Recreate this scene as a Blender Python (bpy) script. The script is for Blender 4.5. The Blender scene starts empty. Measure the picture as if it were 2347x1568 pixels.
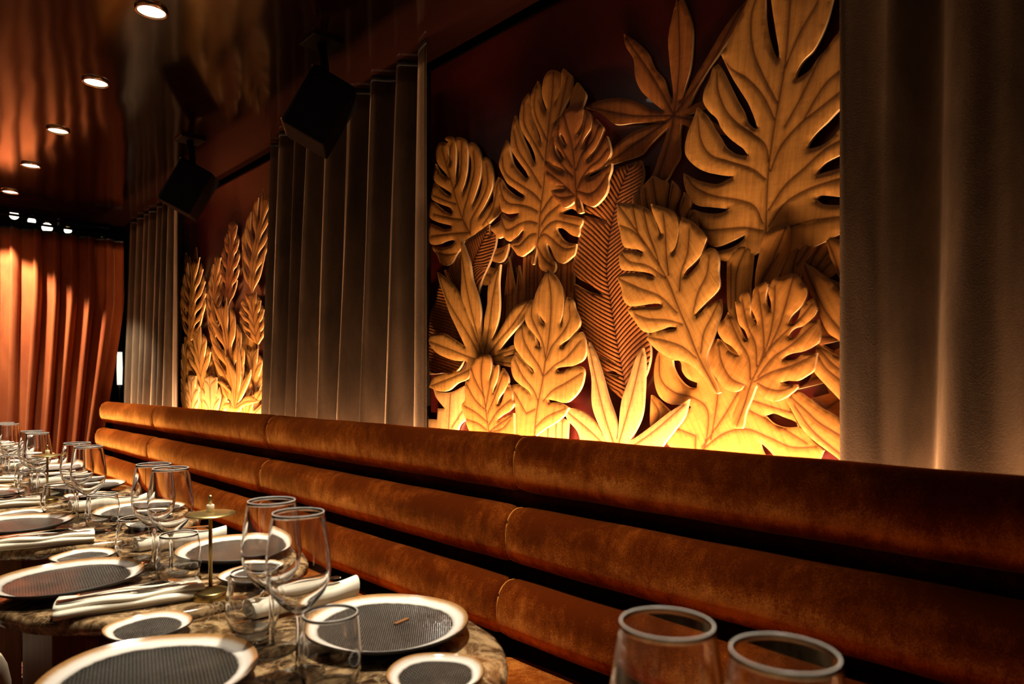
import bpy, bmesh, math, random
import numpy as np
from mathutils import Vector, Matrix
from mathutils.geometry import delaunay_2d_cdt

S = bpy.context.scene
COL = S.collection
PI = math.pi
R = math.radians

# ------------------------------------------------------------------ camera, world, lights, exposure
cam_d = bpy.data.cameras.new('camera'); cam = bpy.data.objects.new('camera', cam_d); COL.objects.link(cam)
cam_d.lens = 24; cam_d.sensor_width = 36; cam_d.shift_y = 91 / 2347; cam_d.clip_start = .02
cam.location = (0, 0, 1.15); cam.rotation_euler = (R(90), 0, -math.atan2(1490.0, 1564.67))
cam_d.dof.use_dof = True; cam_d.dof.focus_distance = 2.15; cam_d.dof.aperture_fstop = 4.8
S.camera = cam
S.view_settings.view_transform = 'Standard'; S.view_settings.look = 'None'
S.view_settings.exposure = 0.0; S.view_settings.gamma = 1.0; S.view_settings.use_curve_mapping = False

W = bpy.data.worlds.new('world'); S.world = W; W.use_nodes = True
W.node_tree.nodes['Background'].inputs[0].default_value = (1, .6, .35, 1)
W.node_tree.nodes['Background'].inputs[1].default_value = .0015

WALL_X = 1.51
CEIL_Z = 2.307
LED_COLOR = (1, .585, .33)
SPOT_COLOR = (1, .88, .70)
LED_POWER = 240.0
SPOT_POWER = 172.0
# x, y, relative power, beam angle, softness of the beam
DOWNLIGHTS = [(.652, .22, .5, 44, 1), (.652, .914, .8, 62, 1), (.652, 1.612, 1, 62, 1), (.652, 2.31, 1, 62, 1), (.652, 3.008, 1, 62, 1), (.652, 3.706, 1, 62, 1), (.652, 4.404, 1, 62, 1), (.652, 5.102, .9, 72, 1), (.55, 5.37, 2.2, 102, .25),
              (-2.3, .55, .35, 100, 1), (-2.3, 1.91, .35, 100, 1), (-2.3, 3.27, .35, 100, 1)]  # unseen aisle row, added for fill and brighter glass rims

def light(name, kind, loc, power, color, **k):
    d = bpy.data.lights.new(name, kind); d.energy = power; d.color = color
    for a, b in k.items(): setattr(d, a, b)
    o = bpy.data.objects.new(name, d); COL.objects.link(o); o.location = loc
    return o
# warm LED strip hidden in the gap behind the top of the banquette, washing the wall from below
led = light('led_strip_light', 'AREA', (1.322, 2.2, .70), LED_POWER, LED_COLOR, shape='RECTANGLE', size=6.4, size_y=.014)
# the profile is angled 45 degrees toward the wall: local -Z points up and to the wall, local X runs along it
led.rotation_euler = Matrix(((0, .7071, -.7071), (1, 0, 0), (0, -.7071, -.7071))).to_euler()
led.data.spread = R(122)

# ------------------------------------------------------------------ materials
def new_mat(name):
    m = bpy.data.materials.new(name); m.use_nodes = True
    nt = m.node_tree; b = nt.nodes['Principled BSDF']
    return m, nt, b
def ND(nt, t, **k):
    n = nt.nodes.new('ShaderNode' + t)
    for a, v in k.items(): setattr(n, a, v)
    return n
def setin(b, **k):
    for a, v in k.items():
        i = b.inputs[a.replace('_', ' ')]
        if isinstance(v, tuple) and len(v) == 3 and len(i.default_value) == 4: v = v + (1,)
        i.default_value = v
def simple(name, col, rough=.5, **k):
    m, nt, b = new_mat(name); setin(b, Base_Color=col, Roughness=rough, **k); return m
def math_n(nt, op, a, b=None, c=None, clamp=False):
    n = ND(nt, 'Math', operation=op, use_clamp=clamp)
    for i, v in enumerate((a, b, c)):
        if v is None: continue
        if isinstance(v, (int, float)): n.inputs[i].default_value = v
        else: nt.links.new(v, n.inputs[i])
    return n.outputs[0]
def mix_n(nt, fac, a, b, mode='MIX'):
    n = ND(nt, 'Mix', data_type='RGBA', blend_type=mode)
    for key, v in ((0, fac), (6, a), (7, b)):
        if isinstance(v, (int, float)): n.inputs[key].default_value = v
        elif isinstance(v, tuple): n.inputs[key].default_value = v + (1,) if len(v) == 3 else v
        else: nt.links.new(v, n.inputs[key])
    return n.outputs[2]
def noise_n(nt, vec, scale, detail=3, rough=.55, dist=0):
    n = ND(nt, 'TexNoise'); n.inputs['Scale'].default_value = scale; n.inputs['Detail'].default_value = detail
    n.inputs['Roughness'].default_value = rough; n.inputs['Distortion'].default_value = dist
    if vec is not None: nt.links.new(vec, n.inputs['Vector'])
    return n.outputs[0]
def coords(nt, which='Object', scale=(1, 1, 1), rot=(0, 0, 0)):
    t = ND(nt, 'TexCoord'); m = ND(nt, 'Mapping'); m.inputs['Scale'].default_value = scale; m.inputs['Rotation'].default_value = rot
    nt.links.new(t.outputs[which], m.inputs['Vector']); return m.outputs[0]
def ramp_n(nt, fac, stops):
    n = ND(nt, 'ValToRGB'); e = n.color_ramp.elements
    while len(e) < len(stops): e.new(.5)
    for x, (p, c) in zip(e, stops): x.position = p; x.color = c + (1,) if len(c) == 3 else c
    nt.links.new(fac, n.inputs[0]); return n.outputs[0]
def bump_n(nt, b, h, strength=.3, dist=.002):
    n = ND(nt, 'Bump'); n.inputs['Strength'].default_value = strength; n.inputs['Distance'].default_value = dist
    nt.links.new(h, n.inputs['Height']); nt.links.new(n.outputs[0], b.inputs['Normal'])

def velvet(name, dark, lite, sheen, sheen_col, patch=5, stretch=(1, 1, 1), fine=260, sheen_rough=.35, lo=.35, hi=.68):
    m, nt, b = new_mat(name)
    v = coords(nt, 'Object', stretch)
    big = noise_n(nt, v, patch, 4, .6, .4)
    fn = noise_n(nt, coords(nt, 'Object'), fine, 3, .7)
    fac = math_n(nt, 'ADD', math_n(nt, 'MULTIPLY', big, .75), math_n(nt, 'MULTIPLY', fn, .25))
    col = ramp_n(nt, fac, [(lo, dark), (hi, lite)])
    nt.links.new(col, b.inputs['Base Color'])
    setin(b, Roughness=.85, Sheen_Weight=sheen, Sheen_Roughness=sheen_rough, Sheen_Tint=sheen_col, Specular_IOR_Level=.15)
    sw = math_n(nt, 'MULTIPLY', ramp_n(nt, fac, [(lo - .05, (.35, .35, .35)), (hi + .08, (1, 1, 1))]), sheen)
    nt.links.new(sw, b.inputs['Sheen Weight'])
    bump_n(nt, b, math_n(nt, 'ADD', fn, math_n(nt, 'MULTIPLY', big, 2)), .35, .002)
    return m

M = {}
def rust_velvet():
    # shading painted into the pile: golden lower fronts, dark tops and undersides, over brushed mottling
    m, nt, b = new_mat('rust_velvet')
    v = coords(nt, 'Object', (1, .8, 1.3)); vs = coords(nt, 'Object', (1, 1.5, .8))
    big = noise_n(nt, v, 4.5, 4, .62, .5); streak = noise_n(nt, vs, 26, 4, .65, .3); fn = noise_n(nt, coords(nt, 'Object'), 330, 3, .75)
    at = ND(nt, 'Attribute', attribute_name='painted_shading')
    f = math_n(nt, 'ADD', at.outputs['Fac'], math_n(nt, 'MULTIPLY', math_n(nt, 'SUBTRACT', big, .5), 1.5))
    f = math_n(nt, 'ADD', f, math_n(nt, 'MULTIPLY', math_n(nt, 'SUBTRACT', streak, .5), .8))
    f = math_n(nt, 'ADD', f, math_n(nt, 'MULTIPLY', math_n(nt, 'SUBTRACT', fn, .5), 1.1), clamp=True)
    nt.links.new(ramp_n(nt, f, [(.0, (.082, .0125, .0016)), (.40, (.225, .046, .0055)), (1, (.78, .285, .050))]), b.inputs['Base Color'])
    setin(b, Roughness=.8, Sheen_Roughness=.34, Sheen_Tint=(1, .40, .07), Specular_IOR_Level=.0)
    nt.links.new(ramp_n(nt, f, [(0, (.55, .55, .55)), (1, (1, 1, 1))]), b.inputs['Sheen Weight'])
    bump_n(nt, b, math_n(nt, 'ADD', fn, streak), .35, .002); return m
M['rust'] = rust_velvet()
M['taupe'] = velvet('taupe_velvet', (.028, .0158, .0072), (.070, .042, .021), 0.62, (.85, .60, .37), 9, (1, 1, .35), 320, sheen_rough=.45)
M['orange'] = velvet('orange_velvet', (.16, .029, .006), (.27, .062, .014), .25, (1, .50, .22), 8, (1, 1, .3), 240)

def lacquer(name, col, rough, coat, wav, ior=1.5):
    m, nt, b = new_mat(name)
    v = coords(nt, 'Object')
    n = noise_n(nt, v, 1.1, 2, .5)
    nt.links.new(mix_n(nt, n, tuple(c * .7 for c in col), tuple(min(1, c * 1.25) for c in col)), b.inputs['Base Color'])
    setin(b, Roughness=rough, Coat_Weight=coat, Coat_Roughness=.03, IOR=ior)
    n2 = noise_n(nt, coords(nt, 'Object', (1, .35, 1)), wav, 2, .5)
    bump_n(nt, b, n2, .22, .03)
    return m, nt, b
M['ceiling'], _nt, _b = lacquer('ceiling_lacquer', (.009, .0026, .0013), .11, 0, 2.4, 1.5)
M['red'] = (lambda: lacquer('red_lacquer', (.06, .005, .003), .34, .08, 5)[0])()
M['black'] = simple('black_metal', (.004, .0035, .003), .4, Specular_IOR_Level=.25)
M['black_matte'] = simple('black_paint', (.004, .0035, .003), .6)
M['dark_wall'] = simple('dark_wall_paint', (.02, .012, .008), .6)
M['warm_wall'] = simple('warm_plaster', (.34, .20, .11), .8)
M['speaker_skin'] = simple('speaker_plastic', (.003, .0026, .0022), .6, Specular_IOR_Level=.12)
M['brass'] = simple('brushed_brass', (.46, .34, .13), .33, Metallic=1.0)
M['steel'] = simple('polished_steel', (.78, .76, .72), .14, Metallic=1.0)
M['candle'] = simple('candle_wax', (.85, .74, .55), .5, Subsurface_Weight=.2)
M['chrome'] = simple('lamp_ring_metal', (.55, .42, .28), .25, Metallic=1.0)
M['cream'] = simple('cream_upholstery', (.62, .52, .38), .8)
M['glass'] = simple('clear_glass', (1, 1, 1), .015, Transmission_Weight=1.0, IOR=1.47)
M['glass_rim'] = simple('milky_glint_rim', (1, .96, .88), .22, Transmission_Weight=.34, IOR=1.47)  # milky pale ring imitating bright glints along the glass lips

def emit(name, col, strength):
    m, nt, b = new_mat(name)
    setin(b, Base_Color=(0, 0, 0), Emission_Color=col, Emission_Strength=strength); return m
M['lamp_disc'] = emit('lit_lamp_disc', (1, .90, .74), 14)
M['globe'] = emit('lit_globe', (1, .86, .66), 4)
M['column'] = emit('lit_column_shade', (1, .93, .80), 1.1)

def linen():
    m, nt, b = new_mat('cream_linen')
    v = coords(nt, 'Object')
    n = noise_n(nt, v, 30, 3); f = noise_n(nt, v, 900, 2)
    nt.links.new(mix_n(nt, n, (.76, .69, .54), (.88, .82, .68)), b.inputs['Base Color'])
    setin(b, Roughness=.85, Sheen_Weight=.15); bump_n(nt, b, f, .3, .0006); return m
M['linen'] = linen()

def wood(name, a, c, scale=(3, 3, 40), rough=.35):
    m, nt, b = new_mat(name)
    v = coords(nt, 'Object', scale)
    n = noise_n(nt, v, 2.2, 4, .6, .6)
    nt.links.new(ramp_n(nt, n, [(.3, a), (.72, c)]), b.inputs['Base Color'])
    setin(b, Roughness=rough); bump_n(nt, b, n, .15, .002); return m
M['leg_wood'] = wood('reddish_wood', (.085, .026, .007), (.20, .066, .018), (24, 24, 1.6), .6)
M['stick'] = wood('stick_wood', (.24, .09, .03), (.36, .15, .05), (4, 40, 4))

def marble():
    m, nt, b = new_mat('brown_marble')
    v = coords(nt, 'Object')
    n1 = noise_n(nt, v, 11, 7, .7, 2.4)
    n2 = noise_n(nt, v, 24, 5, .7, 2.2)
    vor = ND(nt, 'TexVoronoi', feature='DISTANCE_TO_EDGE'); vor.inputs['Scale'].default_value = 19
    dv = ND(nt, 'Mix', data_type='RGBA', blend_type='LINEAR_LIGHT'); dv.inputs[0].default_value = .16
    nz = ND(nt, 'TexNoise'); nz.inputs['Scale'].default_value = 9; nz.inputs['Detail'].default_value = 4
    nt.links.new(v, nz.inputs['Vector']); nt.links.new(v, dv.inputs[6]); nt.links.new(nz.outputs[1], dv.inputs[7])
    nt.links.new(dv.outputs[2], vor.inputs['Vector'])
    base = ramp_n(nt, n1, [(.40, (.035, .018, .008)), (.50, (.14, .080, .036)), (.61, (.46, .30, .145))])
    line = ramp_n(nt, vor.outputs['Distance'], [(.0, (1, 1, 1)), (.045, (0, 0, 0))])
    lf = math_n(nt, 'MULTIPLY', line, n2)
    nt.links.new(mix_n(nt, lf, base, (.55, .40, .22)), b.inputs['Base Color'])
    setin(b, Roughness=.16, Coat_Weight=.3, Coat_Roughness=.05)
    bump_n(nt, b, n2, .06, .001)
    return m
M['marble'] = marble()

def plate_well():
    m, nt, b = new_mat('grey_textured_glaze')
    v = coords(nt, 'Object')
    br = ND(nt, 'TexBrick'); br.inputs['Scale'].default_value = 78; br.inputs['Mortar Size'].default_value = .11; br.inputs['Mortar Smooth'].default_value = .6
    br.inputs['Color1'].default_value = (1, 1, 1, 1); br.inputs['Color2'].default_value = (.75, .75, .75, 1); br.inputs['Mortar'].default_value = (0, 0, 0, 1)
    nt.links.new(v, br.inputs['Vector'])
    n = noise_n(nt, v, 22, 4)
    c = mix_n(nt, n, (.045, .046, .042), (.19, .18, .155))
    nt.links.new(mix_n(nt, br.outputs['Color'], (.010, .010, .009), c), b.inputs['Base Color'])
    setin(b, Roughness=.16); bump_n(nt, b, br.outputs['Color'], .55, .0012); return m
M['well'] = plate_well()
def plate_rim():
    # the glaze runs white over the rim and breaks to toasted brown on the lip
    m, nt, b = new_mat('white_and_brown_glaze')
    at = ND(nt, 'Attribute', attribute_name='lip')
    n = noise_n(nt, coords(nt, 'Object'), 60, 3)
    f = math_n(nt, 'ADD', at.outputs['Fac'], math_n(nt, 'MULTIPLY', math_n(nt, 'SUBTRACT', n, .5), .14))
    nt.links.new(ramp_n(nt, f, [(.0, (.05, .045, .04)), (.10, (.60, .55, .48)), (.30, (.84, .80, .74)), (.58, (.80, .72, .62)), (.80, (.44, .24, .09)), (1, (.26, .12, .04))]), b.inputs['Base Color'])
    setin(b, Roughness=.14); bump_n(nt, b, n, .1, .001); return m
M['rim'] = plate_rim()
M['plate_under'] = simple('dark_stoneware', (.018, .013, .010), .55)

def carved(name, ribs):
    m, nt, b = new_mat(name)
    v = coords(nt, 'UV', (5, 95, 1)); v2 = coords(nt, 'UV', (60, 420, 1)); v3 = coords(nt, 'UV', (170, 22, 1))
    g1 = noise_n(nt, v, 1.0, 4, .6, .5); g2 = noise_n(nt, v2, 1.0, 2, .6); g3 = noise_n(nt, v3, 1.0, 2, .5)
    oi = ND(nt, 'ObjectInfo')
    g = math_n(nt, 'ADD', math_n(nt, 'MULTIPLY', g1, .6), math_n(nt, 'ADD', math_n(nt, 'MULTIPLY', g2, .22), math_n(nt, 'MULTIPLY', g3, .18)))
    sh = ramp_n(nt, g, [(.30, (.62, .55, .48)), (.52, (1, 1, 1)), (.72, (1.22, 1.25, 1.25))])
    col = mix_n(nt, 1.0, oi.outputs['Color'], sh, 'MULTIPLY')
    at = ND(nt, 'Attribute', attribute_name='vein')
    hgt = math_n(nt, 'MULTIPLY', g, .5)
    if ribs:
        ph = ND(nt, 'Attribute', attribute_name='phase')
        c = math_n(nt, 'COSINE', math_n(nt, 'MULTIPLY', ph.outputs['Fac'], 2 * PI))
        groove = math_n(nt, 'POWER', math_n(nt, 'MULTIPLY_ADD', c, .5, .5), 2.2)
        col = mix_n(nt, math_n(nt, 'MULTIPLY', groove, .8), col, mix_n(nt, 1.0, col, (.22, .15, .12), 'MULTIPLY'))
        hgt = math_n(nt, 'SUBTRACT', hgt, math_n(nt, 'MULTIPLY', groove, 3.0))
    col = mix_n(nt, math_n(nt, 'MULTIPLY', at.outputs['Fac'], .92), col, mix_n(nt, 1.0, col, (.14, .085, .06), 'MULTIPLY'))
    nt.links.new(col, b.inputs['Base Color'])
    setin(b, Roughness=.42, Specular_IOR_Level=.35)
    bump_n(nt, b, hgt, .5, .0016)
    return m
M['leaf'] = carved('carved_wood', False)
M['leaf_ribbed'] = carved('carved_ribbed_wood', True)
M['leaf_edge'] = simple('cut_wood_edge', (.72, .50, .24), .55)

def carpet():
    m, nt, b = new_mat('patterned_carpet')
    v = coords(nt, 'Object')
    w = ND(nt, 'TexWave', wave_type='RINGS'); w.inputs['Scale'].default_value = 1.9; w.inputs['Distortion'].default_value = 1.2
    nt.links.new(v, w.inputs['Vector'])
    c = ramp_n(nt, w.outputs['Fac'], [(.0, (.42, .12, .05)), (.3, (.50, .21, .10)), (.36, (.16, .02, .035)), (.62, (.20, .03, .04)), (.68, (.62, .30, .17)), (1, (.45, .16, .06))])
    nt.links.new(c, b.inputs['Base Color']); setin(b, Roughness=.95)
    bump_n(nt, b, noise_n(nt, v, 400, 2), .4, .003); return m
M['carpet'] = carpet()

# ------------------------------------------------------------------ mesh helpers
def link(name, me, mats, parent=None):
    o = bpy.data.objects.new(name, me); COL.objects.link(o)
    for m in (mats if isinstance(mats, (list, tuple)) else [mats]): me.materials.append(m)
    if parent is not None: o.parent = parent
    return o
def mesh(name, verts, faces, mats, parent=None, smooth=True, fmat=None):
    me = bpy.data.meshes.new(name); me.from_pydata([tuple(v) for v in verts], [], [tuple(f) for f in faces])
    if smooth: me.polygons.foreach_set('use_smooth', [True] * len(me.polygons))
    if fmat is not None: me.polygons.foreach_set('material_index', list(fmat))
    me.update(); return link(name, me, mats, parent)
def bm_obj(name, bm, mats, parent=None, smooth=False):
    me = bpy.data.meshes.new(name); bm.normal_update(); bm.to_mesh(me); bm.free()
    if smooth: me.polygons.foreach_set('use_smooth', [True] * len(me.polygons))
    return link(name, me, mats, parent)
def box_bm(bm, c, s, bev=0, rot=None, seg=2):
    mtx = Matrix.Translation(c) @ (rot.to_4x4() if rot is not None else Matrix.Identity(4)) @ Matrix.Diagonal((s[0], s[1], s[2], 1))
    r = bmesh.ops.create_cube(bm, size=1, matrix=mtx)
    if bev:
        es = list({e for v in r['verts'] for e in v.link_edges})
        bmesh.ops.bevel(bm, geom=es, offset=bev, segments=seg, affect='EDGES', profile=.6)
def box(name, c, s, mat, parent=None, bev=0, rot=None, seg=2):
    bm = bmesh.new(); box_bm(bm, c, s, bev, rot, seg); return bm_obj(name, bm, mat, parent, False)
def lathe_data(prof, seg, cap=True):
    vs, fs = [], []; rings = []
    for r, z in prof:
        if r < 1e-6: rings.append([len(vs)]); vs.append((0, 0, z))
        else:
            i0 = len(vs); rings.append(list(range(i0, i0 + seg)))
            vs += [(r * math.cos(2 * PI * k / seg), r * math.sin(2 * PI * k / seg), z) for k in range(seg)]
    for a, b in zip(rings, rings[1:]):
        for k in range(seg):
            k2 = (k + 1) % seg
            if len(a) == 1 and len(b) == 1: continue
            if len(a) == 1: fs.append((a[0], b[k2], b[k]))
            elif len(b) == 1: fs.append((a[k], a[k2], b[0]))
            else: fs.append((a[k], a[k2], b[k2], b[k]))
    return vs, fs, rings
def lathe(name, prof, mat, parent=None, seg=48):
    vs, fs, _ = lathe_data(prof, seg); return mesh(name, vs, fs, mat, parent, True)
def smooth_prof(pts, n=6):
    out = []
    P = [pts[0]] + list(pts) + [pts[-1]]
    for i in range(1, len(P) - 2):
        p0, p1, p2, p3 = P[i - 1], P[i], P[i + 1], P[i + 2]
        for k in range(n):
            t = k / n
            out.append(tuple(.5 * ((2 * p1[j]) + (-p0[j] + p2[j]) * t + (2 * p0[j] - 5 * p1[j] + 4 * p2[j] - p3[j]) * t * t + (-p0[j] + 3 * p1[j] - 3 * p2[j] + p3[j]) * t ** 3) for j in (0, 1)))
    out.append(pts[-1]); return [(max(0, r), z) for r, z in out]
def empty(name, loc=(0, 0, 0), rz=0):
    o = bpy.data.objects.new(name, None); COL.objects.link(o); o.location = loc; o.rotation_euler = (0, 0, rz); o.empty_display_size = .05
    return o
def tag(o, label=None, cat=None, group=None, kind=None):
    for k, v in (('label', label), ('category', cat), ('group', group), ('kind', kind)):
        if v: o[k] = v
    return o
def copy_tree(o):
    c = o.copy(); COL.objects.link(c)
    for ch in list(o.children):
        d = ch.copy(); COL.objects.link(d); d.parent = c
        for g in list(ch.children):
            e = g.copy(); COL.objects.link(e); e.parent = d
    return c
def tube_mesh(pts, rad, n=8):
    """vertices and faces of a tube along 3-D points; rad is a number or one per point"""
    vs, fs = [], []
    P = [Vector(p) for p in pts]
    for i, p in enumerate(P):
        d = (P[min(i + 1, len(P) - 1)] - P[max(i - 1, 0)]).normalized()
        a = d.orthogonal().normalized() if abs(d.z) > .9 else d.cross(Vector((0, 0, 1))).normalized()
        b = d.cross(a); r = rad if isinstance(rad, (int, float)) else rad[i]
        vs += [p + (a * math.cos(2 * PI * k / n) + b * math.sin(2 * PI * k / n)) * r for k in range(n)]
    for i in range(len(P) - 1):
        for k in range(n):
            k2 = (k + 1) % n
            fs.append((i * n + k, i * n + k2, (i + 1) * n + k2, (i + 1) * n + k))
    fs.append(tuple(range(n))[::-1]); fs.append(tuple((len(P) - 1) * n + k for k in range(n)))
    return vs, fs

# ------------------------------------------------------------------ the setting
def slab(name, lo, hi, mat):
    c = [(a + b) / 2 for a, b in zip(lo, hi)]; s = [b - a for a, b in zip(lo, hi)]
    o = box(name, c, s, mat); o['kind'] = 'structure'; return o
slab('floor', (-3.1, -2.6, -.05), (3.2, 9.1, 0), M['carpet'])
slab('ceiling', (-3.1, -2.6, CEIL_Z), (1.59, 5.74, CEIL_Z + .06), M['ceiling'])
slab('wall_right', (WALL_X, -2.6, 0), (WALL_X + .08, 5.70, CEIL_Z), M['dark_wall'])
slab('wall_left', (-3.1, -2.6, 0), (-3.0, 9.1, 3.3), M['warm_wall'])
slab('wall_front', (-3.1, -2.6, 0), (1.59, -2.5, CEIL_Z), M['dark_wall'])
slab('wall_back', (-3.1, 9.0, 0), (3.2, 9.1, 3.3), M['dark_wall'])
slab('wall_side', (3.1, 5.5, 0), (3.2, 9.1, 3.3), M['dark_wall'])
M['gap'] = simple('black_shadow_gap', (.0012, .001, .001), .9, Specular_IOR_Level=0.0)
slab('trim_1', (WALL_X - .022, -2.5, CEIL_Z - .03), (WALL_X, 5.7, CEIL_Z), M['gap'])

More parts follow.
